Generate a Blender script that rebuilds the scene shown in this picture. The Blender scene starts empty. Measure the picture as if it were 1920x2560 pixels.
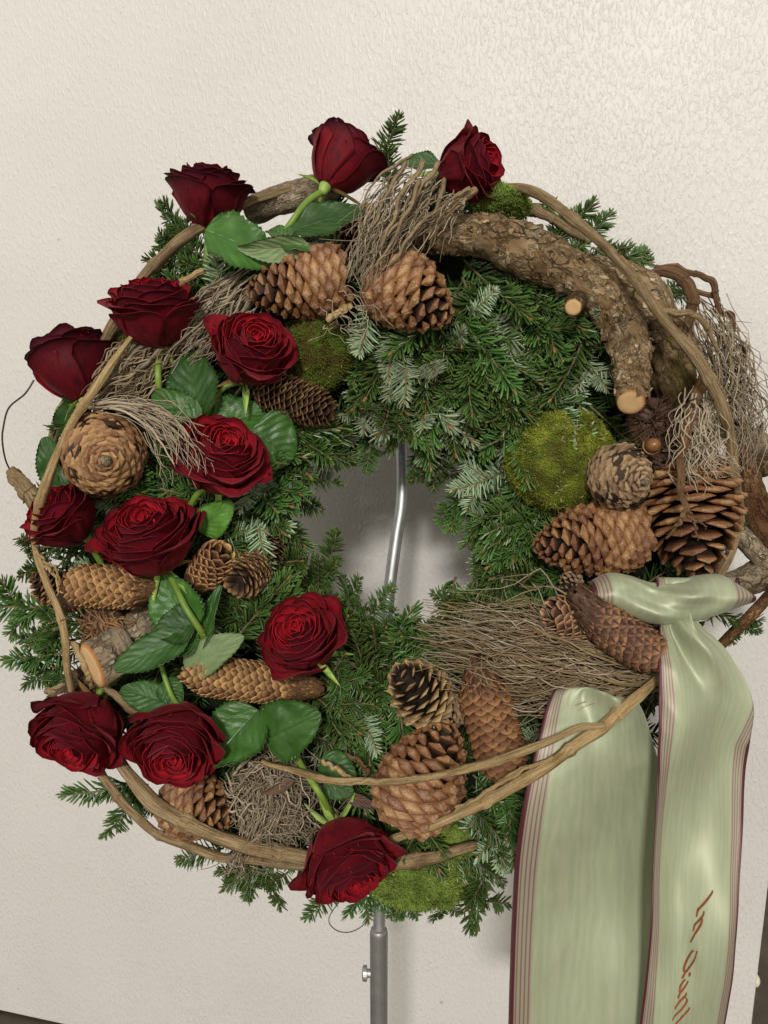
import bpy, math, random
import numpy as np
from mathutils import Vector, Matrix, noise

random.seed(11)
RNG = np.random.default_rng(11)
SC = bpy.context.scene
COL = SC.collection
PI = math.pi
def rad(a): return math.radians(a)

# ------------------------------------------------------------------ camera
# The wreath leans back on its stand; its own frame is x right, y away from the viewer, z up along the wreath.
PITCH = 12.0
F_PX = 1923.0            # focal length for a picture 2560 high
DIST = 0.72              # viewer to the middle plane of the wreath, metres
MW = Matrix.Translation((0, 0, 1.25)) @ Matrix.Rotation(rad(-PITCH), 4, 'X')
cam_d = bpy.data.cameras.new('camera')
cam = bpy.data.objects.new('camera', cam_d)
COL.objects.link(cam)
cam.matrix_world = MW @ Matrix.Translation((0, -DIST, 0)) @ Matrix.Rotation(rad(90), 4, 'X')
cam_d.sensor_fit = 'VERTICAL'; cam_d.sensor_height = 24.0
cam_d.lens = 24.0 * F_PX / 2560.0
cam_d.clip_start = 0.02; cam_d.clip_end = 50
SC.camera = cam
SC.render.resolution_x = 768; SC.render.resolution_y = 1024

# ------------------------------------------------------------------ world and lamps (indoor, ceiling lamp plus two added fills)
w = bpy.data.worlds.new('World'); SC.world = w; w.use_nodes = True
bg = w.node_tree.nodes['Background']
bg.inputs[0].default_value = (1.0, 0.94, 0.80, 1); bg.inputs[1].default_value = 0.50
def lamp(name, loc, target, size, power, col=(1, 0.95, 0.88), sy=None):
    d = bpy.data.lights.new(name, 'AREA'); o = bpy.data.objects.new(name, d); COL.objects.link(o)
    d.shape = 'RECTANGLE'; d.size = size; d.size_y = sy or size; d.energy = power; d.color = col
    loc = Vector(loc); q = (Vector(target) - loc).to_track_quat('-Z', 'Y')
    o.matrix_world = Matrix.Translation(loc) @ q.to_matrix().to_4x4()
    return o
lamp('ceiling_lamp', (-0.8, -7.3, 5.0), (0, 0.1, 1.1), 1.15, 400, sy=0.6)
lamp('fill_lamp_right', (2.2, -4.0, 2.2), (0, 0.1, 1.1), 1.2, 12, sy=0.5)  # weak fill added at the front right, not a ceiling fixture
lamp('fill_lamp_left', (-2.6, -3.8, 2.0), (0, 0.1, 1.05), 1.2, 10, sy=0.5)  # second added fill, lifts the shaded side from the front left
SC.view_settings.view_transform = 'Standard'; SC.view_settings.look = 'None'
SC.view_settings.exposure = 0.28; SC.view_settings.gamma = 1.0
SC.render.engine = 'CYCLES'
SC.cycles.max_bounces = 6; SC.cycles.use_denoising = True

# ------------------------------------------------------------------ helpers
def S(y): return (DIST + y) / F_PX                       # metres per photo pixel at depth y
def P(px, py, y): s = S(y); return Vector(((px - 960) * s, y, (1280 - py) * s))
def npP(path): return np.array([P(*p) for p in path])
def aim(theta, tau):                                     # direction: angle in the picture, tilt towards the viewer
    a, t = rad(theta), rad(tau)
    return Vector((math.cos(a) * math.cos(t), -math.sin(t), math.sin(a) * math.cos(t)))
def frame_z(origin, zdir, spin=0.0):
    q = Vector(zdir).normalized().to_track_quat('Z', 'Y')
    return Matrix.Translation(origin) @ q.to_matrix().to_4x4() @ Matrix.Rotation(spin, 4, 'Z')

def mk_mesh(name, V, F, mats, midx=None, attrs=None, smooth=True):
    me = bpy.data.meshes.new(name)
    V = np.asarray(V, dtype=float)
    me.from_pydata(V.tolist(), [], F if isinstance(F, list) else F.tolist())
    for m in mats: me.materials.append(m)
    if midx is not None: me.polygons.foreach_set('material_index', np.asarray(midx, dtype=np.int32))
    me.polygons.foreach_set('use_smooth', np.full(len(me.polygons), smooth))
    for k, a in (attrs or {}).items():
        a = np.asarray(a, dtype=float)
        if a.ndim == 1:
            at = me.attributes.new(k, 'FLOAT', 'POINT'); at.data.foreach_set('value', a)
        else:
            at = me.attributes.new(k, 'FLOAT_VECTOR', 'POINT'); at.data.foreach_set('vector', a.ravel())
    me.update()
    return me
def add(name, me, parent=None, m=None):
    o = bpy.data.objects.new(name, me); COL.objects.link(o)
    if parent is not None:
        o.parent = parent
        if m is not None: o.matrix_basis = m
    else:
        o.matrix_world = MW @ (m if m is not None else Matrix())
    return o
def thing(name, label, cat, m, group=None, me=None):
    o = add(name, me, None, m)
    if me is None: o.empty_display_size = 0.02
    o['label'] = label; o['category'] = cat
    if group: o['group'] = group
    return o
def local(m, pts):
    mi = np.array(m.inverted()); p = np.asarray(pts)
    return p @ mi[:3, :3].T + mi[:3, 3]

class MB:
    """collects pieces of geometry with a material index and point attributes"""
    def __init__(s): s.V = []; s.F = []; s.M = []; s.A = []; s.n = 0
    def put(s, V, F, mi=0, A=None):
        V = np.asarray(V, dtype=float); n = s.n
        s.V.append(V); s.F.extend([tuple(i + n for i in f) for f in F]); s.n += len(V)
        s.M.extend([mi] * len(F) if np.isscalar(mi) else list(mi))
        s.A.append(np.zeros((len(V), 3)) if A is None else np.asarray(A, dtype=float))
    def mesh(s, name, mats, smooth=True, org=None):
        V = np.concatenate(s.V)
        if org is not None: V = V - np.array(org)
        return mk_mesh(name, V, s.F, mats, s.M, {'tc': np.concatenate(s.A)}, smooth)

def catmull(pts, n):
    p = np.asarray(pts, dtype=float)
    if len(p) == 2:
        t = np.linspace(0, 1, n)[:, None]; return p[0] * (1 - t) + p[1] * t
    q = np.vstack([2 * p[0] - p[1], p, 2 * p[-1] - p[-2]])
    t = np.linspace(0, len(p) - 1 - 1e-9, n); i = t.astype(int); f = (t - i)[:, None]
    a, b, c, d = q[i], q[i + 1], q[i + 2], q[i + 3]
    return 0.5 * (2 * b + (c - a) * f + (2 * a - 5 * b + 4 * c - d) * f ** 2 + (3 * b - a - 3 * c + d) * f ** 3)
def frames(p):
    t = np.gradient(p, axis=0); t /= np.linalg.norm(t, axis=1)[:, None] + 1e-12
    n = np.zeros_like(p); a = np.array([0, -1.0, 0.05])
    v = a - t[0] * a.dot(t[0])
    if np.linalg.norm(v) < 0.1: a = np.array([1.0, 0, 0.1]); v = a - t[0] * a.dot(t[0])
    n[0] = v / np.linalg.norm(v)
    for i in range(1, len(p)):
        v = n[i - 1] - t[i] * n[i - 1].dot(t[i]); n[i] = v / (np.linalg.norm(v) + 1e-12)
    return t, n, np.cross(t, n)
def tube(p, r, sides=6, caps=True, disp=None):
    """verts, faces and straightened-tube coordinates (metres) of a round piece along p"""
    p = np.asarray(p, dtype=float); N = len(p); r = np.broadcast_to(np.asarray(r, dtype=float), (N,))
    t, n, b = frames(p)
    a = np.linspace(0, 2 * PI, sides, endpoint=False); ca, sa = np.cos(a), np.sin(a)
    L = np.concatenate([[0], np.cumsum(np.linalg.norm(np.diff(p, axis=0), axis=1))])
    A = np.stack([r[:, None] * ca, r[:, None] * sa, np.repeat(L[:, None], sides, 1)], -1)
    rr = np.repeat(r[:, None], sides, 1)
    if disp is not None: rr = rr + disp(A, rr)
    V = p[:, None, :] + rr[..., None] * (n[:, None, :] * ca[None, :, None] + b[:, None, :] * sa[None, :, None])
    F = []
    for i in range(N - 1):
        for j in range(sides):
            k = (j + 1) % sides
            F.append((i * sides + j, i * sides + k, (i + 1) * sides + k, (i + 1) * sides + j))
    V = V.reshape(-1, 3); A = A.reshape(-1, 3)
    if caps:
        F.append(tuple(range(sides - 1, -1, -1))); F.append(tuple((N - 1) * sides + j for j in range(sides)))
    return V, F, A

# ------------------------------------------------------------------ materials
class NT:
    def __init__(s, name, rough=0.6, spec=0.3):
        s.m = bpy.data.materials.new(name); s.m.use_nodes = True; s.t = s.m.node_tree
        s.b = s.t.nodes['Principled BSDF']; s.set('Roughness', rough); s.set('Specular IOR Level', spec)
    def n(s, kind, **kw):
        x = s.t.nodes.new(kind)
        for k, v in kw.items(): setattr(x, k, v)
        return x
    def put(s, inp, v):
        if hasattr(v, 'links'): s.t.links.new(v, inp)
        elif isinstance(v, (tuple, list)) and len(v) == 3 and inp.type == 'RGBA': inp.default_value = (*v, 1)
        else: inp.default_value = v
    def set(s, k, v): s.put(s.b.inputs[k], v)
    def attr(s, k, out='Vector'): return s.n('ShaderNodeAttribute', attribute_name=k).outputs[out]
    def obj(s): return s.n('ShaderNodeTexCoord').outputs['Object']
    def rnd(s): return s.n('ShaderNodeObjectInfo').outputs['Random']
    def xyz(s, v):
        x = s.n('ShaderNodeSeparateXYZ'); s.put(x.inputs[0], v); return x.outputs
    def scl(s, v, k):
        x = s.n('ShaderNodeVectorMath', operation='MULTIPLY'); s.put(x.inputs[0], v); x.inputs[1].default_value = k; return x.outputs[0]
    def vadd(s, a, b):
        x = s.n('ShaderNodeVectorMath', operation='ADD'); s.put(x.inputs[0], a); s.put(x.inputs[1], b); return x.outputs[0]
    def noise(s, v, scale, detail=4, rough=0.6, out='Fac', dist=0.0):
        x = s.n('ShaderNodeTexNoise'); s.put(x.inputs['Vector'], v)
        for k, q in (('Scale', scale), ('Detail', detail), ('Roughness', rough), ('Distortion', dist)): x.inputs[k].default_value = q
        return x.outputs[out]
    def vor(s, v, scale, feature='F1', out='Distance', rand=1.0):
        x = s.n('ShaderNodeTexVoronoi', feature=feature); s.put(x.inputs['Vector'], v)
        x.inputs['Scale'].default_value = scale; x.inputs['Randomness'].default_value = rand; return x.outputs[out]
    def ramp(s, f, stops, interp='LINEAR'):
        x = s.n('ShaderNodeValToRGB'); s.put(x.inputs[0], f); e = x.color_ramp.elements; x.color_ramp.interpolation = interp
        while len(e) < len(stops): e.new(0.5)
        for q, (p, c) in zip(e, stops):
            q.position = p; q.color = (c, c, c, 1) if np.isscalar(c) else (*c, 1)
        return x.outputs[0]
    def math(s, op, a, b=0.0, c=0.0, clamp=False):
        x = s.n('ShaderNodeMath', operation=op, use_clamp=clamp)
        for i, v in enumerate((a, b, c)): s.put(x.inputs[i], v)
        return x.outputs[0]
    def mix(s, f, a, b, blend='MIX'):
        x = s.n('ShaderNodeMix', data_type='RGBA', blend_type=blend); s.put(x.inputs[0], f); s.put(x.inputs[6], a); s.put(x.inputs[7], b)
        return x.outputs[2]
    def hsv(s, c, h=0.5, sa=1.0, v=1.0):
        x = s.n('ShaderNodeHueSaturation'); s.put(x.inputs['Color'], c); s.put(x.inputs['Hue'], h); s.put(x.inputs['Saturation'], sa); s.put(x.inputs['Value'], v)
        return x.outputs[0]
    def remap(s, f, a, b):
        x = s.n('ShaderNodeMapRange'); s.put(x.inputs[0], f); x.inputs[3].default_value = a; x.inputs[4].default_value = b; return x.outputs[0]
    def bump(s, h, strength=0.5, dist=0.001):
        x = s.n('ShaderNodeBump'); s.put(x.inputs['Height'], h); x.inputs['Strength'].default_value = strength; x.inputs['Distance'].default_value = dist
        s.put(s.b.inputs['Normal'], x.outputs[0])

MAT = {}
# textured plaster wall
q = NT('wall_plaster', 0.42, 0.4); v = q.obj()
mp = q.n('ShaderNodeMapping'); q.put(mp.inputs[0], v); mp.inputs['Rotation'].default_value = (0, rad(-28), 0); mp.inputs['Scale'].default_value = (1.0, 1.0, 0.42)
h1 = q.noise(mp.outputs[0], 300, 2.5, 0.55, dist=0.5)
h2 = q.noise(v, 700, 2, 0.5); h3 = q.noise(v, 9, 3, 0.5)
hh = q.math('MULTIPLY', q.math('ADD', q.ramp(h1, [(0.42, 0.0), (0.78, 1.0)], 'EASE'), q.math('MULTIPLY', h2, 0.18)), q.remap(h3, 0.25, 1.5))
sp = q.ramp(q.noise(q.vadd(v, (3.1, 0, 1.7)), 75, 1.0, 0.4), [(0.775, 0.0), (0.79, 1.0)])
dirt = q.ramp(q.noise(v, 3.0, 5, 0.6), [(0.35, (0.62, 0.603, 0.582)), (0.65, (0.66, 0.645, 0.626))])
q.set('Base Color', q.mix(q.math('MULTIPLY', sp, 0.45), dirt, (0.35, 0.27, 0.2)))
q.bump(hh, 0.55, 0.0011); MAT['wall'] = q.m
q = NT('dark_floor', 0.5, 0.3)
q.set('Base Color', q.ramp(q.noise(q.obj(), 30, 5), [(0.3, (0.05, 0.038, 0.028)), (0.7, (0.085, 0.066, 0.048))])); MAT['floor'] = q.m
q = NT('cream_lacquer', 0.4, 0.4); q.set('Base Color', q.ramp(q.noise(q.obj(), 40), [(0.3, (0.62, 0.55, 0.45)), (0.7, (0.68, 0.61, 0.5))])); MAT['cream'] = q.m

# rose petals: velvet, darker rims; the outsides of the petals are deeper in colour
def petal(name, lo, mid, hi, rim, k):
    q = NT(name, 0.62, 0.16); a = q.xyz(q.attr('tc')); u, vv, t = a[0], a[1], a[2]
    c = q.ramp(vv, [(0.0, lo), (0.45, mid), (0.86, hi), (0.985, hi)])
    n1 = q.noise(q.attr('tc'), 3.0, 4, 0.6)
    streak = q.noise(q.scl(q.attr('tc'), (11, 1.2, 5)), 2.0, 3)
    c = q.hsv(c, v=q.remap(streak, 0.78, 1.22))
    rimf = q.math('MULTIPLY', q.ramp(q.math('ADD', vv, q.math('MULTIPLY', q.math('SUBTRACT', n1, 0.5), 0.16)), [(0.76, 0.0), (1.0, 1.0)]), q.ramp(t, [(0.1, k * 0.5), (0.85, k)]))
    c = q.mix(rimf, c, rim)
    blot = q.ramp(q.noise(q.scl(q.attr('tc'), (1.6, 2.2, 9)), 1.7, 5, 0.65), [(0.48, 0.0), (0.66, 1.0)])
    c = q.mix(q.math('MULTIPLY', blot, q.ramp(t, [(0.5, 0.0), (0.95, 0.75)])), c, rim)
    c = q.hsv(c, v=q.ramp(t, [(0.0, 1.4), (0.35, 1.2), (0.65, 0.76), (1.0, 0.52)]))  # outer petals deeper red; inner ones brightened in colour for light shining through
    c = q.hsv(c, v=q.remap(q.rnd(), 1.2, 1.75))
    q.set('Base Color', c)
    q.set('Sheen Weight', 0.16); q.set('Sheen Roughness', 0.45); q.set('Sheen Tint', (0.75, 0.16, 0.2, 1))
    q.bump(q.noise(q.scl(q.attr('tc'), (14, 2.5, 5)), 2.2, 4), 0.25, 0.0008)
    tr = q.n('ShaderNodeBsdfTranslucent'); q.put(tr.inputs[0], c); mx = q.n('ShaderNodeMixShader'); mx.inputs[0].default_value = 0.2
    out = q.t.nodes['Material Output']; q.t.links.new(q.b.outputs[0], mx.inputs[1]); q.t.links.new(tr.outputs[0], mx.inputs[2]); q.t.links.new(mx.outputs[0], out.inputs[0])
    return q.m
MAT['petal_in'] = petal('petal_inside', (0.22, 0.004, 0.009), (0.40, 0.007, 0.016), (0.47, 0.010, 0.021), (0.10, 0.006, 0.014), 0.7)
MAT['petal_out'] = petal('petal_outside', (0.19, 0.008, 0.016), (0.185, 0.006, 0.014), (0.16, 0.006, 0.014), (0.045, 0.005, 0.013), 0.95)
MAT['petal_in_deep'] = petal('petal_inside_deep', (0.19, 0.004, 0.009), (0.34, 0.006, 0.014), (0.40, 0.009, 0.019), (0.09, 0.006, 0.014), 0.8)
MAT['petal_out_deep'] = petal('petal_outside_deep', (0.15, 0.006, 0.012), (0.135, 0.005, 0.012), (0.115, 0.005, 0.012), (0.034, 0.0045, 0.011), 1.0)

def plain(name, stops, scale=60, rough=0.5, spec=0.3, bumps=0.3, bd=0.0006, use='obj'):
    q = NT(name, rough, spec); v = q.obj() if use == 'obj' else q.attr('tc')
    f = q.noise(v, scale, 5, 0.6)
    q.set('Base Color', q.hsv(q.ramp(f, stops), v=q.remap(q.rnd(), 0.85, 1.15)))
    if bumps: q.bump(q.noise(v, scale * 4, 4), bumps, bd)
    return q.m
MAT['stem'] = plain('rose_stem', [(0.3, (0.10, 0.19, 0.025)), (0.7, (0.19, 0.29, 0.045))], 70, 0.42, 0.4)
MAT['stem_dark'] = plain('rose_stem_dark', [(0.3, (0.12, 0.10, 0.02)), (0.7, (0.2, 0.2, 0.04))], 70, 0.42, 0.4)
MAT['sepal'] = plain('sepal', [(0.3, (0.20, 0.33, 0.06)), (0.62, (0.34, 0.47, 0.12)), (0.8, (0.30, 0.16, 0.07))], 55, 0.5)
MAT['sepal_red'] = plain('sepal_red', [(0.3, (0.20, 0.05, 0.035)), (0.7, (0.27, 0.24, 0.07))], 70, 0.5)

def leafmat(name, dark, light, vein, gloss):
    q = NT(name, gloss, 0.32); a = q.xyz(q.attr('tc')); u, vv = a[0], a[1]
    au = q.math('ABSOLUTE', u)
    s_ = q.math('SUBTRACT', q.math('MULTIPLY', vv, 6.5), q.math('MULTIPLY', au, 2.3))
    s_ = q.math('ADD', s_, q.math('MULTIPLY', q.noise(q.attr('tc'), 3.0, 2), 0.7))
    fr = q.math('ABSOLUTE', q.math('SUBTRACT', q.math('FRACT', s_), 0.5))
    side = q.ramp(fr, [(0.0, 1.0), (0.10, 0.0)])
    midrib = q.ramp(au, [(0.0, 1.0), (0.05, 0.0)])
    vn = q.math('MAXIMUM', q.math('MULTIPLY', side, 0.55), midrib)
    c = q.ramp(q.noise(q.attr('tc'), 2.4, 5, 0.6), [(0.3, dark), (0.7, light)])
    c = q.hsv(c, v=q.remap(q.rnd(), 0.8, 1.25))
    c = q.mix(q.ramp(q.noise(q.attr('tc'), 6.5, 6, 0.75), [(0.60, 0.0), (0.72, 0.5)]), c, q.hsv(c, v=0.55))
    q.set('Base Color', q.mix(q.math('MULTIPLY', vn, 0.40), c, vein))
    q.set('Roughness', q.remap(q.noise(q.attr('tc'), 5, 4), gloss - 0.08, gloss + 0.14))
    fine = q.noise(q.attr('tc'), 24, 4)
    hgt = q.math('ADD', q.math('MULTIPLY', fr, 1.3), q.math('MULTIPLY', fine, 0.35))
    hgt = q.math('SUBTRACT', hgt, q.math('MULTIPLY', midrib, 0.8))
    q.bump(hgt, 0.45, 0.0016)
    return q.m
MAT['leaf'] = leafmat('rose_leaf_top', (0.030, 0.088, 0.016), (0.056, 0.148, 0.027), (0.034, 0.095, 0.016), 0.29)
MAT['leaf_dark'] = leafmat('rose_leaf_dark', (0.022, 0.065, 0.015), (0.042, 0.105, 0.024), (0.05, 0.115, 0.028), 0.36)
MAT['leaf_lime'] = leafmat('rose_leaf_young', (0.06, 0.16, 0.022), (0.10, 0.24, 0.035), (0.15, 0.28, 0.06), 0.36)
MAT['leaf_under'] = leafmat('rose_leaf_underside', (0.13, 0.19, 0.085), (0.19, 0.26, 0.12), (0.25, 0.31, 0.16), 0.55)
MAT['leaf_brown'] = leafmat('rose_leaf_brown', (0.06, 0.025, 0.025), (0.14, 0.09, 0.05), (0.12, 0.06, 0.04), 0.5)

# fir
def needle(name, c0, c1, tipc, rough, stripe=None):
    q = NT(name, rough, 0.4); a = q.xyz(q.attr('tc'))
    c = q.ramp(a[1], [(0.0, c0), (0.8, c1), (1.0, tipc)])
    if stripe:
        c = q.mix(q.ramp(a[0], [(0.12, 0.0), (0.3, 1.0), (0.8, 1.0), (1.0, 0.3)]), c, stripe)
    c = q.hsv(c, h=q.remap(q.rnd(), 0.47, 0.515), v=q.remap(q.rnd(), 0.65, 1.35))
    q.set('Base Color', q.hsv(c, v=q.remap(a[2], 0.7, 1.3)))
    return q.m
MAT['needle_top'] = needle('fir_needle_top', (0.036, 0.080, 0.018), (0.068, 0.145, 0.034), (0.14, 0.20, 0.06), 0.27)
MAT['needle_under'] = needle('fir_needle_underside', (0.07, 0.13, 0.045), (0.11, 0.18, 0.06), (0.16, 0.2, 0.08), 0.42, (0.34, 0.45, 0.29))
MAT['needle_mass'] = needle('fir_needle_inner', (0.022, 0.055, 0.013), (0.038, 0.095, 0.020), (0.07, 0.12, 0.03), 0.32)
MAT['twig_fir'] = plain('fir_twig', [(0.3, (0.10, 0.075, 0.035)), (0.7, (0.20, 0.17, 0.07))], 200, 0.7)
MAT['bud'] = plain('fir_bud', [(0.3, (0.20, 0.09, 0.03)), (0.7, (0.33, 0.18, 0.07))], 300, 0.5)
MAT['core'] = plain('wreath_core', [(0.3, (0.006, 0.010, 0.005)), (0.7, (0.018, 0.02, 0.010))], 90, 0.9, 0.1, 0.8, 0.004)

# cones
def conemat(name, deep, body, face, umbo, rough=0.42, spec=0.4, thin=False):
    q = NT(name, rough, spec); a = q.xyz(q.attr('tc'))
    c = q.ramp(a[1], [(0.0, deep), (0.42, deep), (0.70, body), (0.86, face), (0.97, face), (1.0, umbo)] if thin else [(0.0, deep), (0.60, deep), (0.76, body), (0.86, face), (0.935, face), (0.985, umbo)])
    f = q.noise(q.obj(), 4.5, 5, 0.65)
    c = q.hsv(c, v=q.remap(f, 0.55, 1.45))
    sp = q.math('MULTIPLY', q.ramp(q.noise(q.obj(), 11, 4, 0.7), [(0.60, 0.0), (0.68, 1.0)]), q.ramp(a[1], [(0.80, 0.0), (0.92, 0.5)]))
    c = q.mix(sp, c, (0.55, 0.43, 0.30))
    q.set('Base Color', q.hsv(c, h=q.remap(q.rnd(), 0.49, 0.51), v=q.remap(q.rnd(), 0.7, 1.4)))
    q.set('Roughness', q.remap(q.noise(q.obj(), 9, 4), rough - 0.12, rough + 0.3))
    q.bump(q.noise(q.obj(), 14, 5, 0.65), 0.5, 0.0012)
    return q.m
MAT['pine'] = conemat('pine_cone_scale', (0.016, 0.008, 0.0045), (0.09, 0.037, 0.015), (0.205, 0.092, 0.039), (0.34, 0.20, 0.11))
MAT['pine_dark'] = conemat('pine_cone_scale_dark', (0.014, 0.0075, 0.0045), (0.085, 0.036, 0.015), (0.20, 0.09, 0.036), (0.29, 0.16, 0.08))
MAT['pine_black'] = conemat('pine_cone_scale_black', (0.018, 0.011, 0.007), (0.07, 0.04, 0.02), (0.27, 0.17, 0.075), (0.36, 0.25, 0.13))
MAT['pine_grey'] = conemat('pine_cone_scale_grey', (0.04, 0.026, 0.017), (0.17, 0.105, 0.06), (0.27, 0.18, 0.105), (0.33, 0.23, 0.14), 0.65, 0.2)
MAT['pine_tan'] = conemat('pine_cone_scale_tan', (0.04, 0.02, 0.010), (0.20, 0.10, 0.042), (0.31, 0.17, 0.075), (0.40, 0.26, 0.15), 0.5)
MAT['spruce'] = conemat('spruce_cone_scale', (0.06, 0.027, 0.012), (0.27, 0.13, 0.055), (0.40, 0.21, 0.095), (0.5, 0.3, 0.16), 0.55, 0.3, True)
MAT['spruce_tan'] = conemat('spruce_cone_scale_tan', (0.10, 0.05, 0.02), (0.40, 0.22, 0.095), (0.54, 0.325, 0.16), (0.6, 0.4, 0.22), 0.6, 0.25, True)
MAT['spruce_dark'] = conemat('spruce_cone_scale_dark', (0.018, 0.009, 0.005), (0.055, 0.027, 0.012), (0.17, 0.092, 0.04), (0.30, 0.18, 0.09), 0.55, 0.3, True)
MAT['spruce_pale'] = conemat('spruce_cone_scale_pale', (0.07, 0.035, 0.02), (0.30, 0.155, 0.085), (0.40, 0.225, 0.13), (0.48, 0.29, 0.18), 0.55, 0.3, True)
MAT['cone_core'] = plain('cone_core', [(0.3, (0.012, 0.007, 0.004)), (0.7, (0.03, 0.017, 0.009))], 200, 0.8)

# bark and wood
def bark(name, crack, a_, b_, c_, scale, moss=None):
    q = NT(name, 0.82, 0.18); v = q.attr('tc')
    wv = q.vadd(q.scl(v, (1.0, 1.0, 0.55)), q.scl(q.noise(v, scale * 0.9, 3, out='Color'), (0.012, 0.012, 0.012)))
    e = q.vor(wv, scale, 'DISTANCE_TO_EDGE')
    cell = q.vor(wv, scale, 'F1', 'Color')
    n1 = q.noise(v, scale * 0.7, 6, 0.68); n2 = q.noise(q.scl(v, (1, 1, 0.3)), scale * 5, 5, 0.7)
    c = q.ramp(n1, [(0.36, a_), (0.50, b_), (0.64, c_)])
    c = q.hsv(c, v=q.remap(q.xyz(cell)[0], 0.7, 1.28))
    c = q.hsv(c, v=q.remap(n2, 0.5, 1.5))
    fk = q.ramp(q.noise(q.scl(v, (1, 1, 0.6)), scale * 1.9, 6, 0.72, dist=0.4), [(0.44, 0.0), (0.50, 1.0)])
    c = q.mix(q.math('MULTIPLY', fk, 0.55), c, a_)
    if moss: c = q.mix(q.math('MULTIPLY', q.ramp(q.noise(v, scale * 0.45, 5, 0.7), [(0.5, 0.0), (0.62, 1.0)]), 0.75), c, moss)
    ck = q.ramp(q.math('ADD', e, q.math('MULTIPLY', q.noise(v, scale * 3, 3), 0.08)), [(0.045, 1.0), (0.09, 0.0)])
    ck = q.math('MULTIPLY', ck, q.ramp(q.noise(v, scale * 0.35, 2), [(0.42, 0.0), (0.58, 0.9)]))
    q.set('Base Color', q.mix(ck, c, crack))
    hgt = q.math('ADD', q.math('MULTIPLY', n2, 0.55), q.math('MULTIPLY', ck, -0.8))
    hgt = q.math('ADD', hgt, q.math('MULTIPLY', q.xyz(cell)[1], 0.45))
    hgt = q.math('SUBTRACT', hgt, q.math('MULTIPLY', fk, 0.45))
    q.bump(hgt, 1.0, 0.0034)
    return q.m
MAT['bark'] = bark('branch_bark', (0.04, 0.024, 0.012), (0.15, 0.09, 0.042), (0.33, 0.235, 0.13), (0.50, 0.41, 0.28), 70)
MAT['bark_dark'] = bark('branch_bark_dark', (0.022, 0.013, 0.007), (0.05, 0.03, 0.014), (0.12, 0.078, 0.037), (0.25, 0.18, 0.09), 75, (0.10, 0.085, 0.015))
MAT['bark_grey'] = bark('branch_bark_grey', (0.06, 0.043, 0.027), (0.21, 0.155, 0.10), (0.33, 0.265, 0.18), (0.46, 0.39, 0.28), 85)
MAT['bark_red'] = bark('branch_bark_red', (0.03, 0.014, 0.008), (0.10, 0.045, 0.02), (0.18, 0.09, 0.04), (0.28, 0.17, 0.085), 90)
q = NT('cut_wood', 0.75, 0.2); v = q.attr('tc'); a = q.xyz(v)
ring = q.n('ShaderNodeTexWave', wave_type='RINGS', rings_direction='Z'); q.put(ring.inputs['Vector'], v)
ring.inputs['Scale'].default_value = 140; ring.inputs['Distortion'].default_value = 5; ring.inputs['Detail'].default_value = 3
c = q.mix(q.math('MULTIPLY', ring.outputs['Fac'], 0.25), q.ramp(q.noise(v, 110, 5), [(0.3, (0.50, 0.31, 0.13)), (0.7, (0.66, 0.48, 0.27))]), (0.40, 0.2, 0.06))
c = q.mix(q.ramp(a[2], [(0.78, 0.0), (0.97, 1.0)]), c, (0.33, 0.13, 0.035))
q.set('Base Color', c); q.bump(q.noise(q.scl(v, (1, 5, 1)), 200, 4), 0.4, 0.0008); MAT['cut'] = q.m

def vine(name, dk, md, lt):
    q = NT(name, 0.72, 0.2); v = q.attr('tc')
    st = q.noise(q.scl(v, (9, 9, 0.5)), 75, 5, 0.7)
    blotch = q.noise(v, 28, 5, 0.6)
    c = q.ramp(st, [(0.30, dk), (0.47, md), (0.66, lt)])
    c = q.mix(q.ramp(blotch, [(0.50, 0.0), (0.66, 0.75)]), c, dk)
    q.set('Base Color', q.hsv(c, v=q.remap(q.rnd(), 0.85, 1.15)))
    q.bump(st, 1.0, 0.0028)
    return q.m
MAT['vine'] = vine('vine_bark', (0.11, 0.068, 0.032), (0.27, 0.185, 0.095), (0.42, 0.32, 0.19))
MAT['vine_pale'] = vine('vine_bark_pale', (0.19, 0.115, 0.045), (0.41, 0.285, 0.135), (0.55, 0.42, 0.23))
MAT['root'] = vine('root_bark', (0.05, 0.024, 0.012), (0.14, 0.075, 0.035), (0.25, 0.15, 0.08))
MAT['twig_grey'] = plain('dry_twig_grey', [(0.3, (0.14, 0.105, 0.07)), (0.7, (0.32, 0.26, 0.18))], 120, 0.75, 0.2, 0.4, 0.0004, 'tc')
MAT['twig_pale'] = plain('dry_twig_pale', [(0.3, (0.27, 0.215, 0.15)), (0.7, (0.46, 0.39, 0.29))], 120, 0.75, 0.2, 0.4, 0.0004, 'tc')
MAT['twig_brown'] = plain('dry_twig_brown', [(0.3, (0.13, 0.09, 0.05)), (0.7, (0.33, 0.25, 0.15))], 120, 0.75, 0.2, 0.4, 0.0004, 'tc')
MAT['husk'] = plain('husk', [(0.3, (0.13, 0.062, 0.025)), (0.7, (0.34, 0.19, 0.085))], 90, 0.6, 0.3, 0.4, 0.0005)
MAT['husk_dark'] = plain('husk_dark', [(0.3, (0.045, 0.022, 0.014)), (0.7, (0.14, 0.075, 0.045))], 90, 0.65, 0.3, 0.4, 0.0005)
MAT['nut'] = plain('nut', [(0.3, (0.14, 0.06, 0.02)), (0.7, (0.24, 0.115, 0.045))], 130, 0.3, 0.5)
MAT['wire'] = plain('binding_wire', [(0.3, (0.035, 0.028, 0.024)), (0.7, (0.07, 0.055, 0.045))], 150, 0.45, 0.5)

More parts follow.
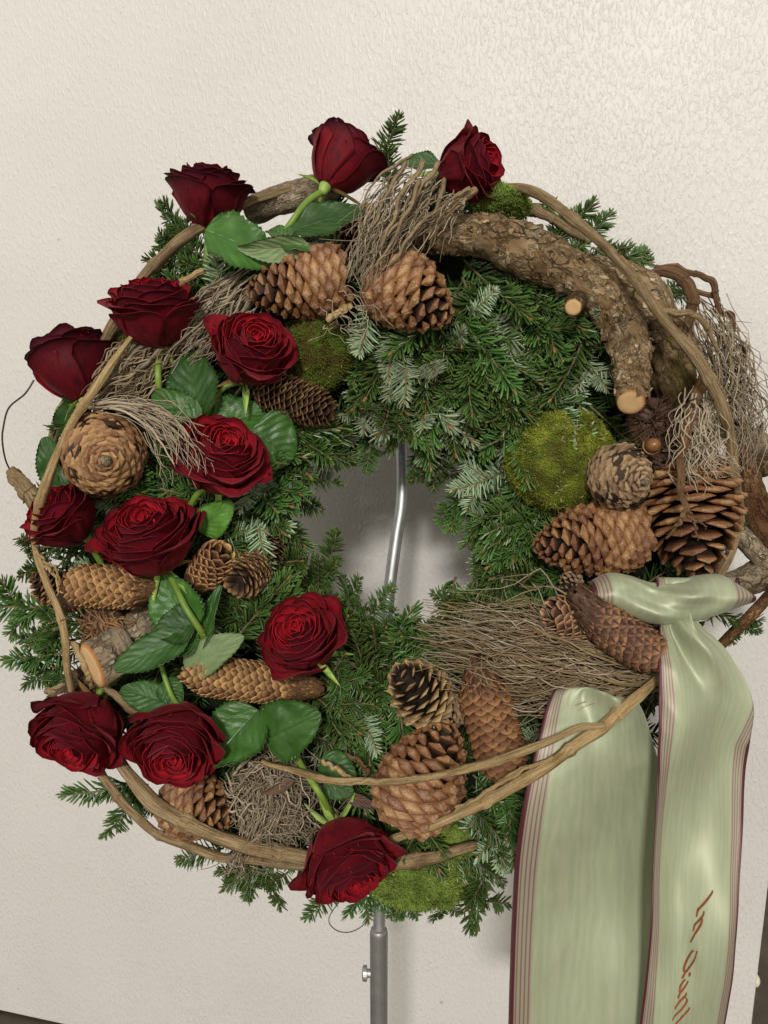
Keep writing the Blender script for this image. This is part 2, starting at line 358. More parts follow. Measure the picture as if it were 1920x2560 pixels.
def mossmat(name, a_, b_, c_):
    q = NT(name, 0.8, 0.15); a = q.xyz(q.attr('tc'))
    f = q.noise(q.obj(), 55, 5, 0.65)
    c = q.ramp(f, [(0.36, a_), (0.5, b_), (0.64, c_)])
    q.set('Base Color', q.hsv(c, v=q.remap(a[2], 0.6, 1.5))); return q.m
MAT['moss_olive'] = mossmat('moss_olive', (0.085, 0.062, 0.015), (0.10, 0.115, 0.018), (0.085, 0.15, 0.018))
MAT['moss_green'] = mossmat('moss_green', (0.095, 0.095, 0.016), (0.13, 0.165, 0.018), (0.25, 0.28, 0.035))
MAT['moss_lime'] = mossmat('moss_lime', (0.11, 0.15, 0.03), (0.17, 0.25, 0.045), (0.25, 0.34, 0.07))
MAT['moss_brown'] = plain('moss_brown', [(0.3, (0.07, 0.045, 0.02)), (0.7, (0.16, 0.11, 0.04))], 60, 0.8)
MAT['moss_seta'] = plain('moss_stalk', [(0.3, (0.5, 0.45, 0.2)), (0.7, (0.6, 0.55, 0.3))], 60, 0.6)

# ribbon
q = NT('ribbon_satin', 0.36, 0.6); a = q.xyz(q.attr('tc')); u, vv = a[0], a[1]
moire = q.noise(q.scl(q.attr('tc'), (7, 1.15, 1)), 2.6, 5, 0.6, dist=1.3)
water = q.n('ShaderNodeTexWave', wave_type='BANDS', bands_direction='X'); q.put(water.inputs['Vector'], q.scl(q.attr('tc'), (1, 0.16, 1)))
water.inputs['Scale'].default_value = 5.5; water.inputs['Distortion'].default_value = 9; water.inputs['Detail'].default_value = 2.5; water.inputs['Detail Scale'].default_value = 1.4
mo = q.math('ADD', q.math('MULTIPLY', moire, 0.8), q.math('MULTIPLY', water.outputs['Fac'], 0.2))
green = q.ramp(mo, [(0.30, (0.315, 0.355, 0.225)), (0.70, (0.365, 0.40, 0.27))])
ue = q.math('SUBTRACT', 0.5, q.math('ABSOLUTE', q.math('SUBTRACT', u, 0.5)))      # distance from the nearer edge
stripes = q.ramp(q.math('FRACT', q.math('MULTIPLY', ue, 42)), [(0.30, (0.31, 0.275, 0.205)), (0.45, (0.19, 0.12, 0.10)), (0.65, (0.19, 0.12, 0.10)), (0.8, (0.31, 0.275, 0.205))])
c = q.mix(q.ramp(ue, [(0.118, 0.0), (0.126, 1.0)]), stripes, green)
c = q.mix(q.ramp(ue, [(0.024, 0.0), (0.029, 1.0)]), (0.075, 0.006, 0.015), c)
q.set('Base Color', c); q.set('Metallic', 0.22); q.set('Roughness', q.remap(mo, 0.46, 0.56)); q.set('Sheen Weight', 0.1); q.set('Coat Weight', 0.15); q.set('Coat Roughness', 0.4)
weave = q.n('ShaderNodeTexWave', wave_type='BANDS', bands_direction='Y'); q.put(weave.inputs['Vector'], q.attr('tc')); weave.inputs['Scale'].default_value = 90
q.bump(q.math('ADD', q.math('MULTIPLY', weave.outputs['Fac'], 0.25), mo), 0.05, 0.0008)
MAT['ribbon'] = q.m
MAT['ink'] = plain('lettering_print', [(0.3, (0.17, 0.045, 0.015)), (0.7, (0.24, 0.075, 0.028))], 300, 0.4)
q = NT('brushed_metal', 0.34, 0.5); q.set('Metallic', 0.92)
f = q.noise(q.obj(), 40, 5); q.set('Base Color', q.ramp(f, [(0.3, (0.42, 0.43, 0.44)), (0.7, (0.56, 0.57, 0.58))])); q.set('Roughness', q.remap(q.noise(q.obj(), 160, 4), 0.42, 0.6))
MAT['metal'] = q.m
q = NT('painted_metal', 0.42, 0.5); q.set('Metallic', 0.6)
q.set('Base Color', q.ramp(q.noise(q.obj(), 60, 5), [(0.3, (0.24, 0.24, 0.235)), (0.7, (0.31, 0.31, 0.30))])); MAT['metal_grey'] = q.m

# ================================================================== SETTING
def box_mesh(name, x0, x1, y0, y1, z0, z1, mats, bevel=0.0):
    V = [(x, y, z) for x in (x0, x1) for y in (y0, y1) for z in (z0, z1)]
    F = [(0, 1, 3, 2), (4, 6, 7, 5), (0, 4, 5, 1), (2, 3, 7, 6), (0, 2, 6, 4), (1, 5, 7, 3)]
    return mk_mesh(name, V, F, mats, smooth=False)
WALL_YAW = 13.0
wall_c = MW @ Vector((0, 0.21, 0))
wdir = Vector((math.cos(rad(WALL_YAW)), -math.sin(rad(WALL_YAW)), 0)); wnrm = Vector((-wdir.y, wdir.x, 0))
cam_w = MW @ Vector((0, -DIST, 0))
def ray(px, py): return (MW.to_3x3() @ Vector(((px - 960) / F_PX, 1, (1280 - py) / F_PX)))
def on_wall(px, py):
    d = ray(px, py); k = (wall_c - cam_w).dot(wnrm) / d.dot(wnrm); return cam_w + d * k
re = on_wall(1903, 2370); bl = on_wall(85, 2546)
s_right = (re - wall_c).dot(wdir); z_floor = bl.z
wm = Matrix.Translation((wall_c.x, wall_c.y, z_floor)) @ Matrix.Rotation(-rad(WALL_YAW), 4, 'Z')
wall = bpy.data.objects.new('wall', box_mesh('wall', -1.6, s_right, 0, 0.09, 0.0, 2.2, [MAT['wall']])); COL.objects.link(wall)
wall.matrix_world = wm; wall['kind'] = 'structure'
bv = wall.modifiers.new('edge', 'BEVEL'); bv.width = 0.003; bv.segments = 3
fl = bpy.data.objects.new('floor', mk_mesh('floor', [(-5, -4, 0), (5, -4, 0), (5, 6, 0), (-5, 6, 0)], [(0, 1, 2, 3)], [MAT['floor']], smooth=False))
COL.objects.link(fl); fl.location = (0, 0, z_floor - 0.004); fl['kind'] = 'structure'
# white screw cap on the end face of the wall, and the cream board behind it
kp = on_wall(1897, 2470)
V, F, A = tube([(0, 0, 0), (0.004, 0, 0), (0.0065, 0, 0)], [0.008, 0.0075, 0.004], 16)
kn = bpy.data.objects.new('screw_cap', mk_mesh('screw_cap', V, F, [MAT['cream']])); COL.objects.link(kn); kn.parent = wall
kn.location = (s_right - 0.0005, 0.012, kp.z - z_floor)
cb = MB(); pr = []
for k in range(9):
    a = -PI / 2 + k / 8 * PI / 2; pr.append((0.30 - 0.05 + 0.05 * math.sin(a) * 0, 0.0))
bp = cam_w + ray(1926, 2250) * 1.55
V, F, A = tube([(0, 0, -0.07), (0, 0, -0.06), (0, 0, 0), (0, 0, 0.5), (0, 0, 0.9)], [0.006, 0.02, 0.024, 0.024, 0.024], 20)
cr = bpy.data.objects.new('cream_post', mk_mesh('cream_post', V, F, [MAT['cream']])); COL.objects.link(cr); cr.location = bp + Vector((0.012, 0, -0.02))
cr['label'] = 'cream rounded post end just past the right edge of the white wall'; cr['category'] = 'post'

# ------------------------------------------------------------------ metal stand
org = P(947, 2320, 0.06)
st = thing('metal_stand', 'grey metal tube stand behind the wreath, seen through its hole and below it', 'stand', Matrix.Translation(org))
down = Vector((0, math.sin(rad(PITCH)), -math.cos(rad(PITCH))))
r1 = 22.5 * S(0.06)
pts = [np.array(down * t) for t in (0.0, 0.0016, 0.005, 0.3, 0.78)]
V, F, A = tube(pts, [r1 * 0.74, r1 * 0.90, r1, r1, r1], 32)
add('lower_tube', mk_mesh('lower_tube', V, F, [MAT['metal_grey']]), st)
V, F, A = tube(local(Matrix.Translation(org), catmull(npP([(948, 2330, 0.061), (949, 2200, 0.058), (950, 1900, 0.057), (955, 1680, 0.058), (972, 1490, 0.06), (990, 1350, 0.064), (1003, 1270, 0.068), (1006, 1200, 0.072), (1004, 1100, 0.078), (1000, 900, 0.088), (998, 700, 0.1)]), 90)), 15.2 * S(0.06), 24)
add('bent_tube', mk_mesh('bent_tube', V, F, [MAT['metal']]), st)
k0 = local(Matrix.Translation(org), npP([(920, 2433, 0.072)]))[0]
V, F, A = tube([k0 + np.array((0.009, 0, 0)), k0 + np.array((-0.0005, 0, 0)), k0 + np.array((-0.0012, 0, 0)), k0 + np.array((-0.0048, 0, 0)), k0 + np.array((-0.0058, 0, 0)), k0 + np.array((-0.0062, 0, 0))], [0.0042, 0.0042, 0.0076, 0.0076, 0.0062, 0.003], 20)
add('screw', mk_mesh('screw', V, F, [MAT['metal']], smooth=False), st)

# ================================================================== FIR WREATH
CX, CY = 975, 1350
CORE = P(CX, CY, 0)
wreath = thing('fir_wreath', 'round wreath of green fir sprigs carrying the roses and cones', 'wreath', Matrix.Translation(CORE))
def spot(px, py, y): return np.array(P(px, py, y) - CORE)
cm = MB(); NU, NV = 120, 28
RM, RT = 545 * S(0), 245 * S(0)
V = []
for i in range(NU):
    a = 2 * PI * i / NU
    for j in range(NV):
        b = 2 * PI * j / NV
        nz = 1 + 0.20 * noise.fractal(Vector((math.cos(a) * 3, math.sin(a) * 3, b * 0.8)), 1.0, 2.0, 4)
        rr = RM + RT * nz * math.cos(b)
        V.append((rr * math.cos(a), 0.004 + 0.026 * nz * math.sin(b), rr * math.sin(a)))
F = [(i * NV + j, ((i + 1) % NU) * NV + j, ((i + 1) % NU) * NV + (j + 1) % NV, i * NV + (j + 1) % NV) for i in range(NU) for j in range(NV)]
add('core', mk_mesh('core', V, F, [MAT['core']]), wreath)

def needle_block(base, d, N, ln, wd, curl, rnd, hi=True):
    n = len(base)
    sd = np.cross(d, N); sd /= np.linalg.norm(sd, axis=1)[:, None] + 1e-9
    N = np.cross(sd, d)
    if hi: ss, ww = [0.0, 0.3, 0.8, 1.0], [0.45, 1.0, 0.95, 0.25]
    else: ss, ww = [0.0, 0.5, 1.0], [0.5, 1.0, 0.2]
    k = len(ss); V = np.zeros((n, k, 4, 3)); A = np.zeros((n, k, 4, 3))
    for i, (s, q) in enumerate(zip(ss, ww)):
        c = base + d * (ln * s)[:, None] + N * (ln * curl * s * s)[:, None]
        h = (wd * q * 0.5)[:, None]
        V[:, i, 0] = c - sd * h; V[:, i, 1] = c + N * h * 0.28; V[:, i, 2] = c + sd * h; V[:, i, 3] = c - N * h * 0.30
        A[:, i, 0, 0] = A[:, i, 2, 0] = 1; A[:, i, :, 1] = s; A[:, i, :, 2] = rnd[:, None]
    idx = (np.arange(n) * k * 4)[:, None, None]
    F = []; M = []
    for i in range(k - 1):
        for j in range(4):
            j2 = (j + 1) % 4; a = i * 4
            F.append(np.array([a + j, a + 4 + j, a + 4 + j2, a + j2])); M.append(0 if j < 2 else 1)
    F = np.array(F)[None] + idx
    M = np.tile(np.array(M), n)
    return V.reshape(-1, 3), [tuple(f) for f in F.reshape(-1, 4).tolist()], M.tolist(), A.reshape(-1, 3)

def sprig_parts(mb, rng, L, org, ydir, zdir, dens=2600, nl=0.0185, brush=0.0, hi=True, mo=(0, 1, 2, 3), bend=None):
    """needles and twig of one shoot"""
    ydir = np.array(ydir, float); ydir /= np.linalg.norm(ydir); zdir = np.array(zdir, float); zdir -= ydir * zdir.dot(ydir); zdir /= np.linalg.norm(zdir); xdir = np.cross(ydir, zdir)
    bx, bz = rng.normal(0, 0.12), rng.normal(0.04, 0.10)
    def pos(s): return org + ydir * (L * s)[:, None] + xdir * (L * bx * s * s)[:, None] + zdir * (L * bz * s * s)[:, None]
    n = int(dens * L); s = np.sort(rng.random(n)) * 0.97 + 0.03
    tg = ydir + xdir * (2 * bx * s)[:, None] + zdir * (2 * bz * s)[:, None]; tg /= np.linalg.norm(tg, axis=1)[:, None]
    side = rng.choice([-1, 1], n)
    ph = np.where(rng.random(n) < 0.72 - brush * 0.3, rng.normal(8, 14, n), rng.uniform(25, 88, n)) * PI / 180
    ph = np.where(rng.random(n) < brush, rng.uniform(-80, 90, n) * PI / 180, ph)
    lat = xdir * (side * np.cos(ph))[:, None] + zdir * np.sin(ph)[:, None]
    be = (rng.normal(58, 9, n) - 30 * np.clip((s - 0.75) / 0.25, 0, 1) - 14 * np.abs(np.sin(ph))) * PI / 180
    d = tg * np.cos(be)[:, None] + lat * np.sin(be)[:, None]
    N = np.cross(np.cross(d, zdir + 0.001), d) + zdir * 0.01
    up = zdir * np.cos(ph)[:, None] + 0 * lat - tg * 0.25 - xdir * (side * np.sin(ph))[:, None]
    N = up - d * np.sum(up * d, 1)[:, None]; N /= np.linalg.norm(N, axis=1)[:, None] + 1e-9
    ln = nl * rng.uniform(0.75, 1.1, n) * (0.62 + 0.38 * np.sin(PI * np.clip(s * 0.9 + 0.12, 0, 1)))
    V, F, M, A = needle_block(pos(s), d, N, ln, np.full(n, 0.0021) * rng.uniform(0.8, 1.15, n), rng.uniform(-0.02, 0.16, n), rng.random(n), hi)
    mm = [mo[0], mo[1]]
    mb.put(V, F, [mm[i] for i in M], A)
    ts = np.linspace(0, 1, 6)
    V, F, A = tube(pos(ts), np.linspace(0.0013, 0.0007, 6), 5)
    mb.put(V, F, mo[2], A)
    e = pos(np.array([0.97, 1.0, 1.025, 1.045]))
    V, F, A = tube(e, [0.0006, 0.0016, 0.0013, 0.0003], 5); mb.put(V, F, mo[3], A)
    return pos, xdir

SPR_M = [MAT['needle_top'], MAT['needle_under'], MAT['twig_fir'], MAT['bud']]
SPRIGS = []
for k in range(16):
    rng = np.random.default_rng(100 + k); mb = MB(); L = 0.075
    pos, xd = sprig_parts(mb, rng, L, np.zeros(3), (0, 1, 0), (0, 0, 1), 1550, brush=0.05 + 0.45 * (k % 4 == 3))
    if k % 2 == 0:
        for sg in (-1, 1):
            if rng.random() < 0.85:
                b = pos(np.array([rng.uniform(0.3, 0.6)]))[0]; a = rng.uniform(0.6, 0.9)
                sprig_parts(mb, rng, L * rng.uniform(0.42, 0.6), b, (sg * math.sin(a), math.cos(a), rng.normal(0.1, 0.1)), (0, 0, 1), 1550, 0.017)
    SPRIGS.append(mb.mesh('fir_sprig', SPR_M))
def sprig_matrix(base, tip, up, flip):
    b = np.array(base); y = np.array(tip) - b; L = np.linalg.norm(y); y /= L
    z = np.array(up, float) * (-1 if flip else 1); z -= y * z.dot(y); z /= np.linalg.norm(z); x = np.cross(y, z)
    k = L / 0.075; kk = k ** 0.3
    m = Matrix(((x[0] * kk, y[0] * k, z[0] * kk, b[0]), (x[1] * kk, y[1] * k, z[1] * kk, b[1]), (x[2] * kk, y[2] * k, z[2] * kk, b[2]), (0, 0, 0, 1)))
    return m
def keep_clear(bx, by, tx, ty):
    """slide a shoot so that its tip stays out of the hole, off the moss and inside the rim"""
    for cx, cy, rr in ((968, 1340, 238), (1405, 1155, 135), (790, 890, 90)):
        d = math.hypot(tx - cx, ty - cy)
        if d < rr:
            k = (rr - d) / max(d, 1); ox, oy = (tx - cx) * k, (ty - cy) * k; bx, by, tx, ty = bx + ox, by + oy, tx + ox, ty + oy
    for (x, y) in ((tx, ty),):
        d = math.hypot(x - CX, y - CY)
        if d > 850:
            k = (850 - d) / d; bx, by, tx, ty = bx + (x - CX) * k, by + (y - CY) * k, tx + (x - CX) * k, ty + (y - CY) * k
    return bx, by, tx, ty
def put_sprig(bp, tp, flip=False, kind=None):
    up = np.array((RNG.normal(0, 0.35), -1, RNG.normal(0, 0.35)))
    me = SPRIGS[int(RNG.integers(len(SPRIGS))) if kind is None else kind]
    add('fir_sprig', me, wreath, sprig_matrix(spot(*bp), spot(*tp), up, flip))
# single sprigs that stand out in the photograph: base, tip (pixels, depth), pale side showing
HAND = [((940, 440, -.01), (985, 300, -.02), 0), ((985, 470, -.02), (955, 370, -.03), 0), ((505, 610, -.02), (385, 580, -.03), 0), ((500, 640, -.03), (370, 655, -.04), 0),
    ((470, 690, -.03), (375, 735, -.04), 0), ((520, 660, -.02), (440, 575, -.02), 0), ((556, 770, -.055), (545, 632, -.07), 1), ((520, 730, -.05), (485, 640, -.05), 0), ((700, 520, 0), (690, 470, -.01), 0),
    ((1370, 640, -.03), (1405, 500, -.02), 0), ((1420, 640, -.03), (1500, 545, -.02), 0), ((1330, 600, -.02), (1440, 620, -.03), 1), ((1500, 690, -.02), (1560, 640, -.02), 0), ((1480, 620, -.03), (1640, 655, -.02), 0), ((1540, 700, -.01), (1625, 630, -.02), 0),
    ((1670, 740, -.02), (1725, 725, -.04), 0), ((1640, 760, -.02), (1710, 690, -.02), 0), ((1820, 1040, -.01), (1885, 1085, -.03), 0), ((1830, 1100, -.01), (1900, 1120, -.01), 0), ((1830, 1540, -.02), (1875, 1590, -.02), 0), ((1700, 1450, -.03), (1650, 1440, -.05), 0), ((1800, 1420, -.03), (1770, 1460, -.05), 0),
    ((150, 1525, -.01), (-25, 1500, -.02), 0), ((180, 1630, -.02), (25, 1650, -.03), 0), ((190, 1560, -.02), (75, 1590, -.02), 0), ((190, 1600, 0), (40, 1605, -.01), 0), ((180, 1690, -.01), (120, 1725, -.01), 0), ((180, 1650, 0), (60, 1690, -.01), 0), ((130, 1390, -.02), (52, 1340, -.03), 0), ((130, 1400, -.02), (48, 1425, -.03), 0),
    ((350, 1945, -.02), (175, 2025, -.03), 0), ((345, 1970, -.02), (285, 2100, -.03), 0), ((370, 1960, -.02), (330, 2020, -.02), 0), ((330, 1990, 0), (390, 2040, -.01), 0),
    ((560, 2120, -.02), (445, 2145, -.03), 0), ((630, 2150, -.02), (595, 2240, -.03), 0), ((690, 2160, -.03), (565, 2205, -.03), 0), ((720, 2180, -.03), (665, 2245, -.03), 0), ((840, 2210, -.03), (780, 2310, -.04), 0), ((900, 2200, -.01), (935, 2270, -.01), 0), ((1000, 2210, 0), (1005, 2295, -.01), 0), ((1100, 2220, 0), (1130, 2290, -.01), 0),
    ((1165, 2170, -.03), (1245, 2290, -.04), 0), ((1150, 2120, -.04), (1260, 2210, -.05), 0), ((1290, 1990, -.04), (1255, 2170, -.06), 1), ((1230, 2140, -.03), (1190, 2280, -.04), 0),
    ((735, 1200, -.01), (845, 1180, -.03), 0), ((690, 1240, -.02), (810, 1250, -.03), 0), ((1110, 1110, -.02), (1085, 1230, -.03), 0), ((1170, 1170, -.02), (1135, 1325, -.03), 0), ((1060, 1090, -.02), (1050, 1190, -.02), 0), ((930, 1060, -.03), (920, 1180, -.03), 0), ((1255, 1180, -.045), (1150, 1240, -.065), 1), ((1290, 1270, -.04), (1190, 1320, -.05), 1),
    ((1390, 1310, -.05), (1215, 1410, -.06), 0), ((1330, 1400, -.04), (1180, 1450, -.05), 0), ((810, 1460, -.02), (850, 1325, -.03), 0), ((760, 1480, -.04), (860, 1430, -.05), 0), ((900, 1560, -.03), (985, 1490, -.04), 0), ((850, 1530, -.03), (920, 1470, -.03), 0), ((1200, 1530, -.03), (1080, 1510, -.03), 0), ((1080, 1620, -.03), (1080, 1550, -.02), 0), ((960, 1600, -.03), (1030, 1540, -.03), 0),
    ((640, 1300, -.07), (685, 1460, -.075), 1), ((580, 1335, -.06), (665, 1320, -.07), 1), ((595, 1180, -.06), (645, 1260, -.07), 1), ((480, 1120, -.04), (430, 1210, -.05), 0),
    ((930, 760, -.06), (900, 900, -.075), 1), ((985, 830, -.06), (960, 925, -.08), 1), ((1000, 880, -.06), (1045, 985, -.08), 1), ((1060, 900, -.055), (1115, 945, -.08), 1), ((930, 980, -.05), (900, 1065, -.07), 1), ((980, 990, -.05), (960, 1095, -.07), 0), ((1050, 1000, -.05), (1065, 1075, -.07), 1), ((1110, 880, -.05), (1180, 840, -.07), 1), ((1170, 790, -.05), (1230, 740, -.07), 1), ((1400, 1010, -.06), (1440, 1110, -.085), 1), ((1330, 960, -.05), (1390, 1070, -.07), 0),
    ((1460, 800, -.05), (1500, 740, -.07), 1), ((1480, 860, -.05), (1540, 890, -.07), 0), ((1450, 880, -.05), (1510, 960, -.07), 1), ((1500, 800, -.06), (1530, 775, -.08), 0), ((300, 1270, -.05), (235, 1230, -.07), 1), ((230, 1410, -.05), (170, 1430, -.07), 1), ((290, 1330, -.04), (300, 1260, -.05), 0), ((880, 1760, -.05), (960, 1860, -.06), 1), ((900, 1800, -.05), (840, 1890, -.06), 1), ((980, 1880, -.05), (950, 1960, -.06), 1), ((1110, 1690, -.04), (1120, 1760, -.05), 1), ((820, 1640, -.05), (900, 1730, -.06), 0),
    ((820, 1700, -.06), (860, 1640, -.07), 0), ((640, 1900, -.04), (690, 1850, -.06), 1), ((1300, 1900, -.03), (1320, 1830, -.05), 1), ((560, 2220, 0), (640, 2120, 0), 0)]
for b, t, f in HAND: put_sprig(b, t, bool(f))
# green areas: centre, radius, count, direction in the picture, share with the pale side up
ZONES = [(1250, 760, 150, 16, -50, .1), (1110, 930, 150, 22, -80, .15), (1330, 930, 140, 18, -75, .2), (970, 930, 100, 8, -90, .3), (1260, 1230, 70, 7, 215, .2), (1380, 1400, 80, 8, 205, .1), (1290, 1480, 70, 6, 195, .1),
    (700, 1100, 70, 7, -10, .1), (610, 1260, 60, 6, -30, .1), (690, 1480, 80, 10, 40, .1), (850, 1600, 70, 7, 60, .1), (620, 1570, 70, 6, 110, .1), (930, 1640, 90, 7, 100, .1), (860, 1790, 110, 10, -50, .2), (550, 1270, 60, 4, -60, .2), (390, 1240, 60, 3, 150, .1),
    (1250, 2060, 80, 8, -60, .1), (1000, 2030, 70, 3, -60, .1), (1190, 2190, 50, 5, -75, .1), (690, 2170, 60, 5, 235, 0), (480, 660, 60, 4, 160, 0), (1480, 620, 60, 4, 30, 0), (620, 1130, 60, 4, -20, .2), (1110, 1560, 70, 5, 170, 0)]
for (x, y, r, n, ang, pale) in ZONES:
    for k in range(n):
        a = RNG.random() * 2 * PI; q = r * math.sqrt(RNG.random()); bx, by = x + q * math.cos(a), y + q * math.sin(a)
        rho = math.hypot(bx - CX, by - CY); dep = -0.040 * math.sqrt(max(0.02, 1 - ((rho - 545) / 330) ** 2))
        th = rad(ang + RNG.normal(0, 32)); L = RNG.uniform(180, 275)
        x0, y0, x1, y1 = keep_clear(bx - 0.35 * L * math.cos(th), by + 0.35 * L * math.sin(th), bx + 0.65 * L * math.cos(th), by - 0.65 * L * math.sin(th))
        put_sprig((x0, y0, dep + RNG.uniform(-.012, .012)), (x1, y1, dep - RNG.uniform(0.006, 0.03)), RNG.random() < pale)
# the denser greenery underneath, too many shoots to tell apart: one part
mb = MB()
for k in range(430):
    a = RNG.random() * 2 * PI; rho = 545 + RNG.uniform(-1, 1) * 260
    bx, by = CX + rho * math.cos(a), CY - rho * math.sin(a)
    dep = -0.034 * math.sqrt(max(0.02, 1 - ((rho - 545) / 300) ** 2)) + RNG.uniform(-0.004, 0.012)
    if k % 5 == 0: dep = RNG.uniform(-0.01, 0.03)
    inner = (rho - 545) / 285
    th = a + (PI / 2 * RNG.choice([-1, 1])) * (1 - abs(inner)) + (0 if inner > 0 else PI) + RNG.normal(0, 0.5)
    if inner < -0.55: th = -PI / 2 + RNG.normal(0, 0.9) if by < CY else a + PI + RNG.normal(0, 0.6)
    if inner < -0.45 and (by > CY - 40 or bx < CX - 60): continue
    L = RNG.uniform(0.055, 0.085)
    if inner < -0.75: L *= 0.7
    lp = L / S(0); bx, by, _, _ = keep_clear(bx, by, bx + lp * math.cos(th), by - lp * math.sin(th)); b = spot(bx, by, dep)
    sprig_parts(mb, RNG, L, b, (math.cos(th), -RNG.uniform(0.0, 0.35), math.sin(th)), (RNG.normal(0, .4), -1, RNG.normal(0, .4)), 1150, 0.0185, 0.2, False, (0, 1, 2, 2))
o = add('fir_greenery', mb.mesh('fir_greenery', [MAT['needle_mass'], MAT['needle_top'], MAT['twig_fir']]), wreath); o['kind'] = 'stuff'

# ================================================================== BRANCHES, VINES, TWIGS
def bark_disp(k, seed, plate=70):
    off = Vector((seed * 3.7, seed * 1.3, seed * 2.1))
    def f(A, rr):
        out = np.zeros(rr.shape); sh = rr.shape
        for i in range(sh[0]):
            for j in range(sh[1]):
                v = Vector(A[i, j]) + off
                big = noise.fractal(v * 26, 1.0, 2.0, 3)
                w_ = v + noise.noise_vector(v * 60) * 0.006
                ds = noise.voronoi(Vector((w_.x, w_.y, w_.z * 0.6)) * plate)[0]
                ed = min(1.0, (ds[1] - ds[0]) * 3.0)
                out[i, j] = rr[i, j] * k * (1.35 * big + 0.45 * (ed - 1) + 0.35 * noise.noise(v * 160))
        return out
    return f
def px_tube(path, n, widths):
    """centre line in the wreath frame, radii in metres from widths in pixels"""
    c = catmull(np.array([P(*p) for p in path]), n)
    wv = np.interp(np.linspace(0, 1, n), np.linspace(0, 1, len(widths)), widths)
    return c, wv * 0.5 * (DIST + c[:, 1]) / F_PX
def cut_face(name, c, nrm, r, parent, org, squash=1.0, seed=0):
    nrm = Vector(nrm).normalized(); m = frame_z(Vector(c) - Vector(org), nrm)
    V = [(0, 0, 0.0004)]; A = [(0, 0, 0)]; n = 28; F = []
    for k, q in enumerate((0.5, 0.88, 1.0)):
        for j in range(n):
            a = 2 * PI * j / n; rr = r * q * (1 + 0.05 * noise.noise(Vector((math.cos(a) * 2 + seed, math.sin(a) * 2, 0))))
            V.append((rr * math.cos(a), rr * math.sin(a) * squash, 0.0004 if q < 1 else -0.0006)); A.append((rr * math.cos(a), rr * math.sin(a), q))
    for j in range(n): F.append((0, 1 + j, 1 + (j + 1) % n))
    for k in range(2):
        for j in range(n): F.append((1 + k * n + j, 1 + (k + 1) * n + j, 1 + (k + 1) * n + (j + 1) % n, 1 + k * n + (j + 1) % n))
    return add(name, mk_mesh(name, V, F, [MAT['cut']], attrs={'tc': A}), parent, m)
def branch(name, label, cat, path, widths, mat, n=90, sides=30, k=0.12, seed=1, cuts=(), group=None, plate=70):
    c, r = px_tube(path, n, widths); o = c[0]
    V, F, A = tube(c, r, sides, True, bark_disp(k, seed, plate))
    t = thing(name, label, cat, Matrix.Translation(Vector(o)), group)
    add('bark', mk_mesh('bark', V - o, F, [mat], attrs={'tc': A}), t)
    if 'end' in cuts: cut_face('cut_face', c[-1], c[-1] - c[-3], r[-1] * 0.97, t, o, seed=seed)
    if 'start' in cuts: cut_face('cut_face', c[0], c[0] - c[2], r[0] * 0.97, t, o, seed=seed)
    return t, o
BR = 'bark covered branches on the wreath'
t, o = branch('bark_branch', 'thick curved branch with flaking bark arching over the upper right, sawn end facing down', 'branch',
    [(1000, 590, -.045), (1090, 585, -.06), (1200, 592, -.066), (1330, 632, -.07), (1450, 700, -.072), (1535, 780, -.07), (1575, 870, -.078), (1580, 945, -.092), (1576, 1006, -.120)], [80, 94, 108, 116, 122, 112, 92, 76, 72], MAT['bark'], 200, 52, 0.19, 2, ('end',), BR)
def flakes(t, V, n, size, mat, seed):
    """loose plates of bark standing off the surface"""
    rng = np.random.default_rng(seed); me = t.children[0].data; co = np.array([v.co[:] for v in me.vertices]); no = np.array([v.normal[:] for v in me.vertices]); mb = MB()
    for k in rng.integers(0, len(co), n):
        if no[k, 1] > 0.3: continue
        nn = no[k] + rng.normal(0, 0.22, 3); nn /= np.linalg.norm(nn); a = np.cross(nn, rng.normal(0, 1, 3)); a /= np.linalg.norm(a); b = np.cross(nn, a)
        m_n = 7; ang = np.sort(rng.uniform(0, 2 * PI, m_n)); rr = size * rng.uniform(0.5, 1.2, m_n); e = rng.uniform(0.5, 1.0)
        top = co[k] + nn * 0.0011 + a * (np.cos(ang) * rr)[:, None] + b * (np.sin(ang) * rr * e)[:, None]; low = top - nn * 0.0016 - (top - co[k]) * 0.15
        F = [tuple(range(m_n)), *[(i, i + m_n, (i + 1) % m_n + m_n, (i + 1) % m_n) for i in range(m_n)]]
        mb.put(np.vstack([top, low]), F, 0, np.vstack([top, low]) + rng.uniform(0, 1))
    o_ = add('bark_flakes', mb.mesh('bark_flakes', [mat], False), t); o_['kind'] = 'stuff'
flakes(t, None, 330, 0.0042, MAT['bark'], 3)
# side stub of the same branch
c, r = px_tube([(1452, 735, -.06), (1440, 755, -.085), (1433, 768, -.105)], 16, [56, 52, 47]); V, F, A = tube(c, r, 26, True, bark_disp(0.06, 5))
s_ = add('side_stub', mk_mesh('side_stub', V - o, F, [MAT['bark_dark']], attrs={'tc': A}), t)
cut_face('cut_face', c[-1], c[-1] - c[-4], r[-1] * 0.93, s_, o, seed=4)
